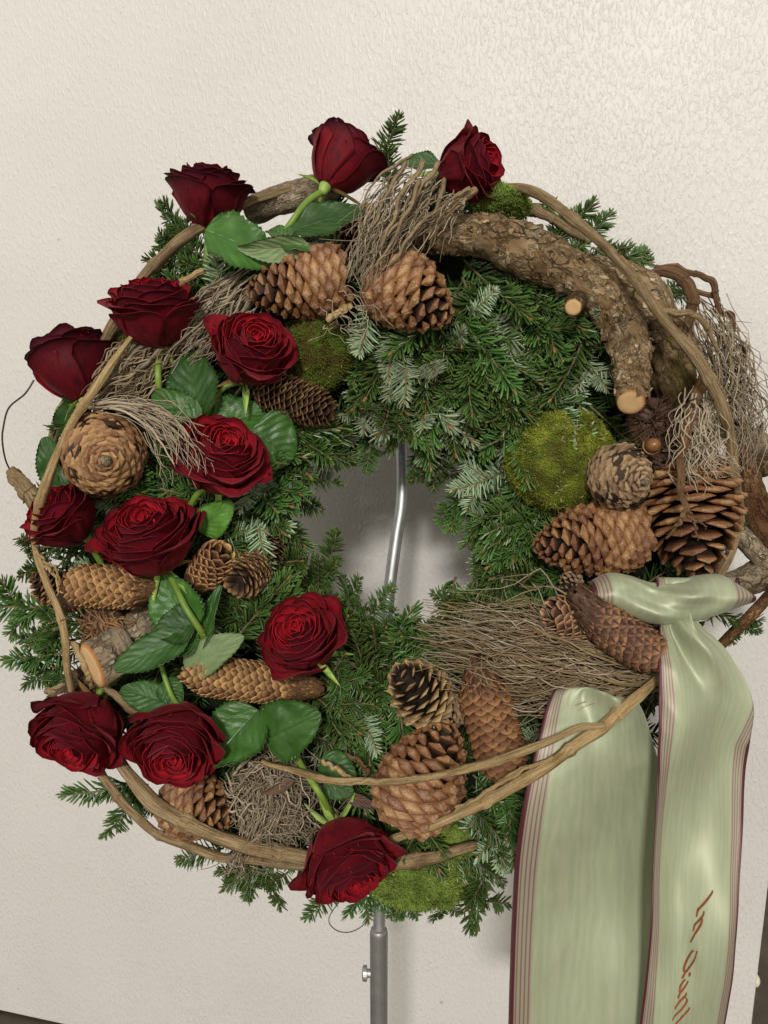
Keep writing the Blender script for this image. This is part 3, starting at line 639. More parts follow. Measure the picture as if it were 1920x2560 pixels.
# forked limb running to the right under the vine
c, r = px_tube([(1470, 680, -.055), (1560, 720, -.062), (1630, 770, -.062), (1680, 850, -.055), (1700, 930, -.05)], 70, [110, 124, 118, 100, 80]); V, F, A = tube(c, r, 36, True, bark_disp(0.2, 9))
add('fork', mk_mesh('fork', V - o, F, [MAT['bark']], attrs={'tc': A}), t)
branch('mossy_branch', 'dark mossy bark stump under the vine on the right', 'branch', [(1620, 790, -.04), (1655, 870, -.055), (1685, 950, -.062), (1705, 1020, -.05), (1715, 1060, -.03)], [100, 116, 112, 92, 60], MAT['bark_dark'], 80, 34, 0.2, 3, (), BR)
branch('bark_branch', 'rough log lying behind the two roses at the top left', 'branch', [(625, 530, -.02), (690, 505, -.03), (770, 480, -.03), (830, 470, -.02)], [64, 76, 78, 70], MAT['bark_grey'], 70, 30, 0.14, 4, (), BR)
branch('bark_branch', 'short log sawn at a slant with an orange cut face on the left side', 'branch', [(228, 1668, -.078), (280, 1620, -.066), (345, 1568, -.056), (420, 1500, -.045)], [94, 96, 96, 90], MAT['bark_grey'], 70, 32, 0.12, 6, (), BR)
tl = bpy.data.objects[[x.name for x in COL.objects if x.get('label', '').startswith('short log sawn')][0]]
co = np.array(P(228, 1668, -.078))
m_ = frame_z(Vector((0, 0, 0)) + Vector(P(228, 1668, -.086)) - Vector(co), aim(200, 52), 0)
bm_V = []; A_ = []; F_ = []
n = 30; ax1 = Vector((0.42, 0.0, -0.907)); vw = aim(205, 48); ax1 = (ax1 - vw * ax1.dot(vw)).normalized(); ax2 = vw.cross(ax1)
cen = Vector(P(230, 1664, -.093)) - Vector(co)
bm_V.append(cen + vw * 0.0008); A_.append((0, 0, 0))
for q in (0.5, 0.9, 1.0):
    for j in range(n):
        a = 2 * PI * j / n; wob = 1 + 0.06 * noise.noise(Vector((3 * math.cos(a), 3 * math.sin(a), 7)))
        p_ = cen + ax1 * (0.0205 * q * wob * math.cos(a)) + ax2 * (0.0115 * q * wob * math.sin(a)) + vw * (0.0008 if q < 1 else -0.001)
        bm_V.append(p_); A_.append((0.018 * q * math.cos(a), 0.012 * q * math.sin(a), q))
# the body of the slanted end, so that the face has depth behind it
for j in range(n):
    a = 2 * PI * j / n
    bm_V.append(cen + ax1 * (0.019 * math.cos(a)) + ax2 * (0.0105 * math.sin(a)) - vw * 0.02 + Vector((0.010, 0.004, 0.008))); A_.append((0, 0, 1))
for j in range(n): F_.append((0, 1 + j, 1 + (j + 1) % n))
for k in range(3):
    for j in range(n): F_.append((1 + k * n + j, 1 + (k + 1) * n + j, 1 + (k + 1) * n + (j + 1) % n, 1 + k * n + (j + 1) % n))
add('cut_face', mk_mesh('cut_face', bm_V, F_, [MAT['cut'], MAT['bark_grey']], midx=[0] * (3 * n) + [1] * n, attrs={'tc': A_}), tl)
branch('bark_branch', 'grey branch end leaving the frame on the right above the orange bark', 'branch', [(1760, 1040, 0.0), (1840, 1080, -.012), (1900, 1110, -.016), (1990, 1150, -.02)], [40, 52, 54, 56], MAT['bark_grey'], 60, 24, 0.12, 7, (), BR)
branch('bark_branch', 'orange brown bark slab at the right edge beside the big open cone', 'branch', [(1830, 1100, -.01), (1862, 1180, -.02), (1895, 1290, -.022), (1935, 1380, -.02)], [44, 66, 84, 60], MAT['bark_red'], 70, 26, 0.16, 8, (), BR)
branch('bark_branch', 'tan branch running down to the right edge under the orange bark', 'branch', [(1830, 1310, -.02), (1870, 1360, -.024), (1915, 1408, -.026), (1990, 1470, -.02)], [44, 50, 52, 50], MAT['bark_grey'], 60, 24, 0.14, 10, (), BR)
branch('bark_branch', 'pale bark piece at the right edge just above the ribbon knot', 'branch', [(1800, 1460, -.02), (1860, 1450, -.02), (1910, 1440, -.02), (1980, 1425, -.02)], [50, 70, 84, 80], MAT['bark_grey'], 60, 26, 0.16, 11, (), BR)
branch('bare_stick', 'smooth red brown stick slanting up to the right edge beside the ribbon knot', 'stick', [(1790, 1625, -.035), (1830, 1585, -.04), (1890, 1525, -.046), (1975, 1430, -.05)], [24, 28, 30, 28], MAT['bark_red'], 60, 16, 0.06, 12, (), BR)
branch('bark_branch', 'dark bark lump at the right edge hanging below the grey branch end', 'branch', [(1885, 1130, -.012), (1905, 1165, -.016), (1912, 1190, -.014)], [30, 44, 16], MAT['bark_dark'], 30, 18, 0.25, 13, (), BR)

# ------------------------------------------------------------------ vines
VN = 'bent vine stems around the wreath'
def ridged(seed, k=0.2):
    def f(A, rr):
        a = np.arctan2(A[..., 1], A[..., 0]); z = A[..., 2]
        return rr * k * (np.sin(5 * a + 6 * np.sin(z * 9 + seed)) * 0.55 + np.sin(9 * a + z * 40 + seed) * 0.35 + 0.5 * np.sin(z * 95 + seed) * np.sin(z * 37))
    return f
def vine_thing(label, strands, mat, cuts=(), name='vine_stem', group=VN, knots=3):
    """strands: (path, widths); the first is the main stem, others fork from it"""
    t = None
    for i, (path, widths) in enumerate(strands):
        n = 110; c, r = px_tube(path, n, widths)
        wob = np.array([[noise.noise(Vector((k * 0.09, i * 5.1 + q * 3.3, path[0][0] * 0.01))) for q in range(3)] for k in range(n)])
        c = c + wob * 0.0022
        for k in range(knots):
            z = 0.12 + 0.76 * (k + 0.5) / knots + RNG.normal(0, 0.05)
            r = r * (1 + 0.32 * np.exp(-((np.linspace(0, 1, n) - z) / 0.008) ** 2))
        if t is None:
            o = c[0].copy(); t = thing(name, label, 'vine' if name == 'vine_stem' else 'stick', Matrix.Translation(Vector(o)), group)
        V, F, A = tube(c, r, 14, True, ridged(path[0][0] * 0.1 + i))
        add('stem' if i == 0 else 'fork', mk_mesh('stem', V - o, F, [mat], attrs={'tc': A}), t)
        if 'end' in cuts and i == 0: cut_face('cut_face', c[-1], c[-1] - c[-4], r[-1] * 0.9, t, o)
        if 'start' in cuts and i == 0: cut_face('cut_face', c[0], c[0] - c[3], r[0] * 0.9, t, o)
    return t
vine_thing('ridged tan vine arching down the upper left rim behind the side view roses', [([(800, 455, -.03), (720, 470, -.04), (625, 505, -.05), (540, 545, -.06), (460, 595, -.065), (385, 665, -.065), (330, 735, -.06), (275, 830, -.055), (225, 930, -.045), (165, 1010, -.04), (135, 1090, -.04), (110, 1200, -.045)], [18, 20, 22, 26, 27, 26, 26, 26, 24, 24, 26, 24])], MAT['vine'])
vine_thing('smooth thin vine crossing the left roses from the pale cone to the sawn log', [([(345, 820, -.085), (300, 885, -.098), (240, 975, -.105), (185, 1060, -.107), (140, 1150, -.105), (110, 1225, -.1), (92, 1310, -.088), (90, 1390, -.088), (115, 1460, -.09), (145, 1520, -.09), (162, 1590, -.088), (168, 1660, -.085), (178, 1740, -.07)], [10, 17, 20, 20, 20, 24, 20, 20, 18, 18, 18, 19, 14]),
    ([(88, 1370, -.09), (110, 1410, -.098), (140, 1445, -.1), (148, 1480, -.098)], [10, 8, 6, 4]), ([(84, 1365, -.094), (112, 1400, -.1), (136, 1420, -.104), (150, 1465, -.1)], [8, 7, 6, 4])], MAT['vine_pale'])
vine_thing('strong ridged vine sweeping down the right rim from the top rose', [([(1230, 475, -.05), (1300, 470, -.07), (1365, 497, -.085), (1430, 545, -.095), (1520, 620, -.104), (1600, 710, -.11), (1680, 815, -.112), (1745, 900, -.112), (1795, 985, -.108), (1822, 1080, -.1), (1836, 1180, -.09), (1850, 1290, -.07), (1835, 1370, -.065), (1790, 1450, -.065), (1740, 1530, -.055)], [20, 23, 24, 24, 25, 26, 26, 29, 30, 28, 27, 25, 24, 22, 18])], MAT['vine'])
vine_thing('short flat vine end behind the bright moss at the top right', [([(1250, 480, -.02), (1320, 515, -.03), (1375, 545, -.035), (1470, 600, -.03)], [22, 28, 24, 20])], MAT['vine'])
vine_thing('thick ridged vine crossing the bottom left rim to the lowest rose and beyond', [([(270, 1870, -.05), (320, 1935, -.07), (385, 2010, -.078), (500, 2075, -.082), (620, 2115, -.084), (740, 2138, -.082), (850, 2152, -.078), (960, 2158, -.076), (1080, 2145, -.072), (1190, 2112, -.06)], [26, 32, 36, 36, 36, 34, 32, 34, 32, 22])], MAT['vine'])
vine_thing('slim outer vine hanging below the thick one at the bottom left', [([(235, 1880, -.04), (262, 1945, -.055), (310, 2015, -.06), (400, 2085, -.063), (520, 2132, -.066), (640, 2152, -.07), (760, 2165, -.068), (830, 2160, -.05)], [18, 20, 22, 20, 22, 20, 22, 16])], MAT['vine'])
vine_thing('pale forked vine running from under the ribbon across the lower cones', [([(1660, 1670, -0.099), (1600, 1735, -0.124), (1530, 1800, -0.132), (1480, 1835, -0.136), (1380, 1905, -0.136), (1260, 1980, -0.129), (1150, 2038, -0.119), (1060, 2070, -0.099), (970, 2105, -0.084)], [20, 26, 28, 32, 28, 26, 24, 20, 20]),
    ([(1510, 1812, -0.136), (1440, 1822, -0.140), (1340, 1865, -0.140), (1220, 1905, -0.138), (1100, 1938, -0.136), (1000, 1952, -0.134), (900, 1955, -0.130), (800, 1948, -0.122), (720, 1925, -0.100), (655, 1900, -0.084)], [16, 17, 19, 20, 20, 17, 16, 16, 15, 12]),
    ([(1120, 1935, -0.139), (1010, 1950, -0.137), (930, 1952, -0.135), (860, 1962, -0.132)], [9, 11, 9, 4]), ([(1420, 1885, -0.136), (1290, 1930, -0.134), (1210, 1985, -0.132), (1140, 2020, -0.126)], [8, 11, 10, 5]), ([(1380, 1890, -0.140), (1240, 1965, -0.136), (1130, 2032, -0.126)], [7, 10, 5])], MAT['vine_pale'])
vine_thing('broken vine stub pointing up left outside the rim', [([(30, 1180, -.02), (60, 1215, -.03), (95, 1258, -.035), (130, 1300, -.03)], [32, 42, 40, 34])], MAT['vine'], ('start',), knots=1)
vine_thing('little dry stick poking out above the lower left rose', [([(118, 1730, -.03), (150, 1724, -.04), (205, 1705, -.04), (260, 1690, -.03)], [16, 22, 20, 14])], MAT['vine'], name='dry_stick', group='small dry sticks', knots=1)
vine_thing('peeled pale stick beside the orange cut face', [([(186, 1608, -.085), (205, 1650, -.09), (225, 1700, -.088), (232, 1720, -.07)], [18, 16, 13, 10])], MAT['vine_pale'], name='dry_stick', group='small dry sticks', knots=1)
vine_thing('thin stick lying between the two lower left roses and the sawn log', [([(250, 1700, -.075), (310, 1760, -.075), (370, 1795, -.07), (420, 1830, -.06)], [16, 20, 18, 12])], MAT['vine'], name='dry_stick', group='small dry sticks', knots=1)
vine_thing('pale stick end poking out right of the upper left rose', [([(380, 745, -.06), (440, 712, -.065), (505, 680, -.068)], [14, 18, 18])], MAT['vine_pale'], ('end',), name='dry_stick', group='small dry sticks', knots=1)
vine_thing('brown knobbly twig in front of the lower right green moss', [([(838, 1880, -.07), (880, 1895, -.08), (905, 1912, -.085), (920, 1935, -.08)], [12, 14, 11, 10])], MAT['root'], name='dry_stick', group='small dry sticks', knots=1)
vine_thing('splintered pale stick lying across the lower left vine end', [([(806, 1902, -.095), (850, 1930, -.108), (890, 1955, -.112)], [10, 12, 5])], MAT['vine_pale'], name='dry_stick', group='small dry sticks', knots=1)
vine_thing('short broken twig hanging under the left pine cone', [([(880, 760, -.08), (850, 778, -.09), (820, 800, -.096)], [12, 16, 16])], MAT['vine_pale'], ('end',), name='dry_stick', group='small dry sticks', knots=1)
# red brown roots on the right
vine_thing('reddish curled root looping above the twig tangle at the right', [([(1610, 690, -.05), (1660, 680, -.06), (1710, 700, -.066), (1732, 745, -.066), (1722, 800, -.06), (1705, 870, -.055), (1722, 940, -.06), (1735, 985, -.066)], [22, 28, 30, 30, 26, 26, 28, 24])], MAT['root'], name='root', group='roots on the right side')
vine_thing('forked brown twig hanging in front of the big open cone', [([(1765, 930, -.08), (1745, 985, -.092), (1720, 1050, -.102), (1705, 1140, -.11), (1702, 1210, -.125), (1712, 1270, -.136), (1716, 1282, -.136)], [30, 30, 24, 18, 16, 15, 12]),
    ([(1714, 1272, -.136), (1695, 1310, -.136), (1668, 1345, -.133)], [12, 10, 5]), ([(1716, 1272, -.136), (1735, 1310, -.134), (1745, 1350, -.13)], [10, 7, 3]), ([(1714, 1272, -.136), (1745, 1300, -.135), (1768, 1320, -.13)], [7, 5, 2])], MAT['root'], name='root', group='roots on the right side', knots=2)
vine_thing('grey brown twig arching out at the top of the right tangle', [([(1640, 665, -.04), (1690, 668, -.05), (1740, 685, -.055), (1782, 705, -.055), (1790, 740, -.055), (1800, 790, -.05)], [12, 15, 16, 17, 13, 10])], MAT['root'], name='root', group='roots on the right side')
vine_thing('crooked brown twig stepping down the outer edge of the right tangle', [([(1740, 725, -.045), (1790, 745, -.05), (1798, 780, -.05), (1828, 790, -.05), (1832, 850, -.05), (1822, 880, -.05), (1853, 868, -.048), (1858, 900, -.045), (1840, 960, -.04)], [12, 14, 12, 14, 12, 10, 13, 12, 5])], MAT['root'], name='root', group='roots on the right side', knots=5)
vine_thing('pale twig curving right from under the vine above the mossy stump', [([(1625, 785, -.085), (1680, 780, -.095), (1730, 785, -.09), (1770, 820, -.08), (1790, 880, -.07)], [13, 14, 15, 13, 8])], MAT['vine'], name='root', group='roots on the right side', knots=2)

# ------------------------------------------------------------------ bundles of fine twigs
TB = 'bundles of fine dry twigs'
def bundle(label, guide, count, mat, seed, mains=(), rw=(2.2, 4.5), wig=1.0, branchy=0.3, mat_main=None, span=(0.35, 0.9), dep=0.012, name='twig_bundle'):
    """guide: (px, py, depth, spread px) along the bundle; twigs run along it with their own sideways offsets"""
    rng = np.random.default_rng(seed)
    g = np.array([[*P(*q[:3]), q[3] * S(q[2])] for q in guide]); G = catmull(g, 60)
    c, sp = G[:, :3], np.maximum(G[:, 3], 0.001)
    tg = np.gradient(c, axis=0); tg /= np.linalg.norm(tg, axis=1)[:, None]
    side = np.cross(tg, np.array([0, -1.0, 0])); side /= np.linalg.norm(side, axis=1)[:, None]
    o = c[0].copy(); t = thing(name, label, 'twigs', Matrix.Translation(Vector(o)), TB)
    def run(u, d, s0, s1, n, w, seed2):
        s = np.linspace(s0, s1, n) * 59; i = np.clip(s.astype(int), 0, 58); f = (s - i)[:, None]
        cc = c[i] * (1 - f) + c[i + 1] * f; ss = (sp[i] * (1 - f[:, 0]) + sp[i + 1] * f[:, 0]); sd = side[i]
        ph = rng.uniform(0, 6.3, 6); z = np.linspace(0, 1, n) * (s1 - s0)
        du = 0.11 * w * (np.sin(z * 9 + ph[0]) + 0.6 * np.sin(z * 19 + ph[1]) + 0.35 * np.sin(z * 37 + ph[2]))
        dd = 0.0035 * w * (np.sin(z * 11 + ph[3]) + 0.6 * np.sin(z * 23 + ph[4]))
        drift = float(np.clip(rng.normal(0, 0.5), -0.9, 0.9)) * min(w, 0.9) * np.linspace(0, 1, n)
        kink = rng.normal(0, 0.035 * w, n).cumsum() * 0.5
        return cc + sd * ((u + du + drift + kink) * ss)[:, None] + np.array([0, 1.0, 0]) * (d + dd)[:, None]
    for k, (u, d, s0, s1, wpx) in enumerate(mains):
        p = run(u, d, s0, s1, 22, 0.5 * wig, k); V, F, A = tube(p - o, np.linspace(wpx, wpx * 0.45, 22) * 0.5 * S(-.07), 8, True, ridged(k, 0.1))
        add('twig', mk_mesh('twig', V, F, [mat_main or mat], attrs={'tc': A}), t)
    mb = MB()
    for k in range(count):
        u = float(np.clip(rng.normal(0, 0.5), -0.95, 0.95)); d = rng.uniform(-dep, dep * 0.8) * (1 - 0.5 * min(1, abs(u)))
        s0 = rng.uniform(0, 0.45) if rng.random() < 0.7 else rng.uniform(0.2, 0.65); s1 = s0 + rng.uniform(*span); s1 = s1 if s1 < 0.98 else max(s0 + 0.2, rng.uniform(0.62, 0.999)); s1 = min(s1, 0.999)
        n = 12; p = run(u, d, s0, s1, n, wig * (1.0 if rng.random() < 0.7 or wig > 1.15 else 1.9), k); r = rng.uniform(*rw) * 0.5 * S(-.07)
        V, F, A = tube(p - o, np.linspace(r, r * 0.4, n), 4, False); mb.put(V, F, 0 if rng.random() < 0.68 else 1, A + rng.uniform(0, 5))
        if rng.random() < branchy:
            i = int(rng.integers(3, 9)); dr = p[i + 1] - p[i - 1]; dr /= np.linalg.norm(dr); q = dr + rng.normal(0, 0.6, 3); q /= np.linalg.norm(q)
            l = rng.uniform(0.010, 0.03); z = np.linspace(0, 1, 5)[:, None]
            V, F, A = tube(p[i] - o + q * z * l + rng.normal(0, 0.003, 3) * z * z, np.linspace(r * 0.7, r * 0.3, 5), 4, False); mb.put(V, F, 0, A + rng.uniform(0, 5))
    f_ = add('fine_twigs', mb.mesh('fine_twigs', [mat, MAT['twig_pale']]), t); f_['kind'] = 'stuff'
    return t
bundle('tangled twig bundle fanning down from the top between the two big pine cones', [(1075, 420, -.06, 60), (1030, 485, -.085, 80), (975, 570, -.1, 72), (930, 650, -.1, 52), (900, 730, -.095, 44)], 170, MAT['twig_grey'], 1,
    [(-.8, -.01, .05, .75, 13), (-.35, -.014, .0, .6, 14), (.2, -.016, .05, .7, 12), (.6, -.012, .1, .6, 10), (-.1, -.018, .2, .85, 11), (.9, -.008, .0, .5, 9)], (2.5, 5), 1.3, 0.45, MAT['twig_brown'])
bundle('twig spray with a cut stem end pointing right below the top right rose', [(1190, 475, -.095, 8), (1140, 505, -.1, 26), (1080, 560, -.1, 45), (1020, 640, -.1, 60)], 26, MAT['twig_brown'], 2, [(0, 0, 0, .55, 19), (.3, -.004, .1, .8, 10), (-.4, -.004, .15, .8, 9)], (3, 5), 1.2, 0.5, MAT['vine'])
bundle('grey brushwood bundle between the upper left rose and the left pine cone', [(645, 690, -.06, 50), (570, 765, -.072, 65), (500, 835, -.072, 60), (420, 905, -.065, 50)], 200, MAT['twig_grey'], 3, [(-.5, -.008, 0, .7, 8), (.4, -.01, .1, .8, 8), (0, -.012, .2, .95, 8)], (3, 5.5), 0.8, 0.2)
bundle('grey twig tuft behind the long vine above the round cone', [(420, 845, -.06, 60), (350, 915, -.078, 70), (290, 960, -.083, 50), (225, 1015, -.08, 26)], 170, MAT['twig_brown'], 4, [(.3, -.01, 0, .9, 10), (-.3, -.012, .1, .95, 9), (.8, -.008, 0, .8, 8)], (3, 5.5), 0.8, 0.25, MAT['twig_grey'])
bundle('pale wispy twig spray reaching over the middle left rose', [(225, 1020, -.09, 14), (320, 1018, -.1, 28), (410, 1060, -.118, 50), (465, 1130, -.134, 60), (505, 1205, -.132, 66)], 50, MAT['twig_pale'], 5, [(.1, -.004, 0, .6, 9), (-.3, -.005, .05, .7, 8), (.4, -.006, .1, .8, 7)], (2.2, 4.4), 1.1, 0.9)
bundle('wide fan of fine brown twigs spreading left from under the ribbon knot', [(1660, 1680, -.08, 36), (1560, 1672, -.086, 66), (1440, 1652, -.088, 100), (1310, 1632, -.094, 120), (1170, 1595, -.088, 85), (1020, 1568, -.08, 70)], 330, MAT['twig_brown'], 6,
    [(-.5, -.012, 0, .6, 14), (-.1, -.014, .0, .7, 12), (.4, -.012, .02, .65, 15), (.8, -.010, .0, .5, 18), (-.9, -.008, .0, .6, 12), (.15, -.016, .1, .6, 9), (.6, -.015, .05, .55, 10)], (2.4, 5.2), 1.0, 0.4, MAT['vine'], dep=0.018)
bundle('stray twig ends hanging from the brown fan over the ribbon top', [(1560, 1715, -.096, 24), (1470, 1745, -.1, 40), (1380, 1765, -.1, 60), (1290, 1785, -.095, 50)], 16, MAT['twig_brown'], 7, [(0, -.004, 0, .8, 12), (-.6, -.004, .05, .8, 8)], (2, 4), 1.2, 0.6, MAT['vine'])
bundle('grey twig tangle hanging outside the vine down the right rim', [(1740, 735, -.04, 40), (1790, 850, -.05, 70), (1820, 960, -.05, 80), (1830, 1060, -.05, 85), (1800, 1180, -.055, 70)], 200, MAT['twig_grey'], 8, [(.6, -.006, 0, .6, 8), (-.2, -.01, .1, .7, 8), (.2, -.012, .2, .8, 7), (.8, -.004, .1, .7, 8)], (2.5, 4.6), 1.6, 0.7, MAT['twig_brown'])
bundle('pale rootlets trailing inside the vine above the big open cone', [(1745, 960, -.085, 36), (1745, 1060, -.1, 60), (1750, 1150, -.105, 70), (1790, 1230, -.105, 80)], 70, MAT['twig_pale'], 9, [(-.4, -.005, .05, .9, 6), (.4, -.004, .1, .9, 6)], (2.5, 4.6), 1.7, 0.6)
bundle('dense nest of dry grass and twigs left of the lowest rose', [(560, 1960, -.05, 70), (640, 1990, -.064, 110), (700, 2040, -.07, 110), (740, 2130, -.062, 70)], 330, MAT['twig_grey'], 10, [(0, -.008, 0, .8, 7), (.5, -.01, .1, .9, 7), (-.5, -.008, .1, .9, 7)], (2.5, 5), 2.6, 0.6, MAT['twig_pale'])
bundle('loose twig wisps under the thick vine at the bottom left', [(560, 2110, -.06, 40), (610, 2150, -.07, 50), (640, 2200, -.05, 40)], 20, MAT['twig_grey'], 12, [], (2, 3.6), 1.0, 0.3)
bundle('few thin twigs crossing from the left pine cone into the fir', [(810, 745, -.085, 30), (860, 800, -.09, 70), (880, 900, -.09, 90)], 14, MAT['twig_pale'], 13, [], (2, 3.6), 1.6, 0.3)

# ------------------------------------------------------------------ wires
def wire(label, path, w=4):
    c, r = px_tube(path, 60, [w]); o = c[0].copy(); V, F, A = tube(c - o, r, 6)
    return thing('wire', label, 'wire', Matrix.Translation(Vector(o)), 'thin binding wires', mk_mesh('wire', V, F, [MAT['wire']], attrs={'tc': A}))
wire('thin dark wire curving outside the left rim past the broken stub', [(85, 950, -.06), (62, 985, -.06), (22, 1020, -.05), (8, 1070, -.045), (6, 1105, -.04), (14, 1150, -.03), (30, 1185, -.02)], 4.5)
wire('thin wire loop hanging below the lowest rose', [(880, 2220, -.05), (840, 2265, -.055), (822, 2300, -.056), (840, 2325, -.056), (875, 2330, -.056), (910, 2310, -.055), (924, 2270, -.05)], 2.6)
wire('dark wire tying the right vine near the mossy stump', [(1700, 1025, -.085), (1730, 1000, -.115), (1765, 995, -.118), (1795, 1005, -.1)], 4.5)
wire('dark wire tying the right vine to the thick branch', [(1535, 648, -.08), (1545, 630, -.11), (1562, 620, -.12), (1560, 640, -.1)], 4)
wire('dark wire across the left vine beside the spiky husk', [(152, 1552, -.1), (170, 1545, -.102), (190, 1535, -.09)], 4)

# ------------------------------------------------------------------ husks
def husk(name, label, px, py, y, rpx, mat, n, seed, curl=1.0, wpx=7):
    rng = np.random.default_rng(seed); o = P(px, py, y); R = rpx * S(y)
    t = thing(name, label, 'husk', Matrix.Translation(o)); mb = MB()
    for k in range(n):
        d = rng.normal(0, 1, 3); d[1] = -abs(d[1]) * 0.8; d /= np.linalg.norm(d); e = np.cross(d, rng.normal(0, 1, 3)); e /= np.linalg.norm(e)
        s = np.linspace(0.15, 1, 9)[:, None]; L = R * rng.uniform(0.6, 1.15); a = s * curl * rng.uniform(0.6, 2.4)
        p = d * L * np.sin(a) / a.max() * 1.3 + e * L * (1 - np.cos(a)) * 0.55 + rng.normal(0, 0.16, 3) * R
        p[:, 1] *= 0.6
        V, F, A = tube(p, np.linspace(1, 0.25, 9) * wpx * 0.5 * S(y), 5, True); mb.put(V, F, 0, A)
    f_ = add('spines', mb.mesh('spines', [mat]), t); f_['kind'] = 'stuff'
    V, F, A = tube([(0, 0.014, 0), (0, 0.010, 0), (0, 0.0, 0), (0, -0.004, 0), (0, -0.006, 0)], [R * .3, R * .75, R * .7, R * .4, R * .05], 12)
    add('shell', mk_mesh('shell', V, F, [MAT['husk_dark']]), t)
    return t
husk('spiky_husk', 'curled orange brown seed husk between the left vine and the log', 255, 1560, -.072, 72, MAT['husk'], 90, 21, 1.3, 8)
husk('fibrous_husk', 'dark hairy husk mass under the sawn end of the thick branch', 1640, 1060, -.06, 95, MAT['husk_dark'], 150, 22, 1.1, 6)
husk('fibrous_husk', 'dark brown fibrous clump between small grey cone and big open cone', 1660, 1165, -.06, 70, MAT['husk_dark'], 90, 23, 1.0, 6)
husk('fibrous_husk', 'tattered brown husk scraps behind the lower left rose', 205, 1715, -.055, 60, MAT['husk_dark'], 60, 24, 1.0, 7)
husk('spiky_husk', 'small pale bristly husk left of the long brown spruce cone', 165, 1505, -.07, 40, MAT['husk'], 40, 25, 0.8, 5)
o = P(1632, 1113, -.092); R = 19 * S(-.092)
t = thing('nut', 'smooth round brown nut beside the small grey cone', 'nut', Matrix.Translation(o))
V, F, A = tube([np.array((0, math.cos(PI * k / 12.0), 0)) * R * 1.1 for k in range(13)], [max(0.0002, R * math.sin(PI * k / 12.0)) for k in range(13)], 18)
add('shell', mk_mesh('shell', V, F, [MAT['nut']]), t)
V, F, A = tube([np.array((math.cos(a) * R * 1.12, 0.003, math.sin(a) * R * 1.12)) for a in np.linspace(2.6, 6.1, 20)], 0.0008, 6)
add('rim', mk_mesh('rim', V, F, [MAT['husk']]), t)

# ================================================================== ROSES
def petal_mesh(R, H, W, curl, tip, t, rng, r0=0.0045, nu=11, nv=10, edge=0.0, deep='', ang0=0.0, rs=0.0):
    u = np.linspace(-1, 1, nu); v = np.linspace(0, 1, nv); U, Vv = np.meshgrid(u, v)
    skew = rng.normal(0, 0.12); uu = U + skew * (1 - U * U)
    top = 1 - 0.30 * np.abs(uu) ** 2.6 + tip * np.exp(-(uu / 0.22) ** 2) + 0.035 * np.sin(U * rng.uniform(3, 7) + rng.uniform(0, 6)) * (0.3 + t)
    q = Vv * top
    rr = r0 + (R - r0) * (1 - (1 - np.clip(q, 0, 1)) ** 2.7) ** 0.82
    z = H * q
    c = np.clip((q - 0.62) / 0.38, 0, 1.4)
    rr = rr + curl * 0.0075 * c ** 2 * (1 + 0.35 * np.sin(U * 4 + rng.uniform(0, 6)))
    z = z - curl * 0.0060 * c ** 2.4 * (1 + 0.25 * np.sin(U * 3 + rng.uniform(0, 6)))
    # rolled-back sides give the pointed look of the outer petals
    e = np.abs(uu) ** 3 * np.clip(q, 0, 1) ** 1.5
    rr = rr + edge * 0.0035 * e; z = z - edge * 0.0055 * e
    ph = rng.uniform(0, 6, 4); rr = rr + t * (0.0012 * np.sin(U * 3.1 + q * 3 + ph[0]) + 0.0009 * np.sin(U * 6.3 - q * 4 + ph[1])) * np.clip(q, 0, 1.1) ** 4
    rr = rr + U * 0.0011 + 0.0007 * np.sin(U * rng.uniform(4, 8) + q * 5 + rng.uniform(0, 6)) * q ** 4 * (0.4 + t)
    if t > 0.45:
        aa = ang0 + U * W; cr = np.array([[noise.fractal(Vector((math.cos(aa[i, j]) * 1.5 + rs, math.sin(aa[i, j]) * 1.5, q[i, j] * 1.8 + rs)), 1.0, 2.0, 3) for j in range(nu)] for i in range(nv)])
        rr = rr + 0.0030 * (t - 0.3) * cr * np.clip(q * 1.5, 0, 1); z = z + 0.0020 * (t - 0.3) * cr[::-1] * q
    a = U * W * (0.62 + 0.38 * q)
    V = np.stack([rr * np.cos(a), rr * np.sin(a), z], -1).reshape(-1, 3)
    A = np.stack([U, q, np.full_like(U, t)], -1).reshape(-1, 3)
    F = [(i * nu + j, i * nu + j + 1, (i + 1) * nu + j + 1, (i + 1) * nu + j) for i in range(nv - 1) for j in range(nu - 1)]
    # front and back sheets, 0.5 mm apart, each with its own material, closed round the rim
    me0 = V.reshape(nv, nu, 3); du = np.gradient(me0, axis=1); dv = np.gradient(me0, axis=0); nn = np.cross(du, dv); nn /= np.linalg.norm(nn, axis=2)[..., None] + 1e-9
    nn = nn.reshape(-1, 3); th = 0.00018
    Vb = V + nn * th; Vf = V - nn * th; k = len(V)
    Ff = [tuple(reversed(f)) for f in F]; Fb = [tuple(i + k for i in f) for f in F]
    rim = [(nv - 1) * nu + j for j in range(nu)]; sl = [i * nu for i in range(nv)]; sr = [i * nu + nu - 1 for i in range(nv)]
    Fr = []
    for ring in (rim, sl, sr):
        for x, y in zip(ring[:-1], ring[1:]): Fr.append((x, y, y + k, x + k))
    return mk_mesh('petal', np.vstack([Vf, Vb]), Ff + Fb + Fr, [MAT['petal_in' + deep], MAT['petal_out' + deep]], [0] * len(Ff) + [1] * len(Fb) + [0] * len(Fr), {'tc': np.vstack([A, A])})
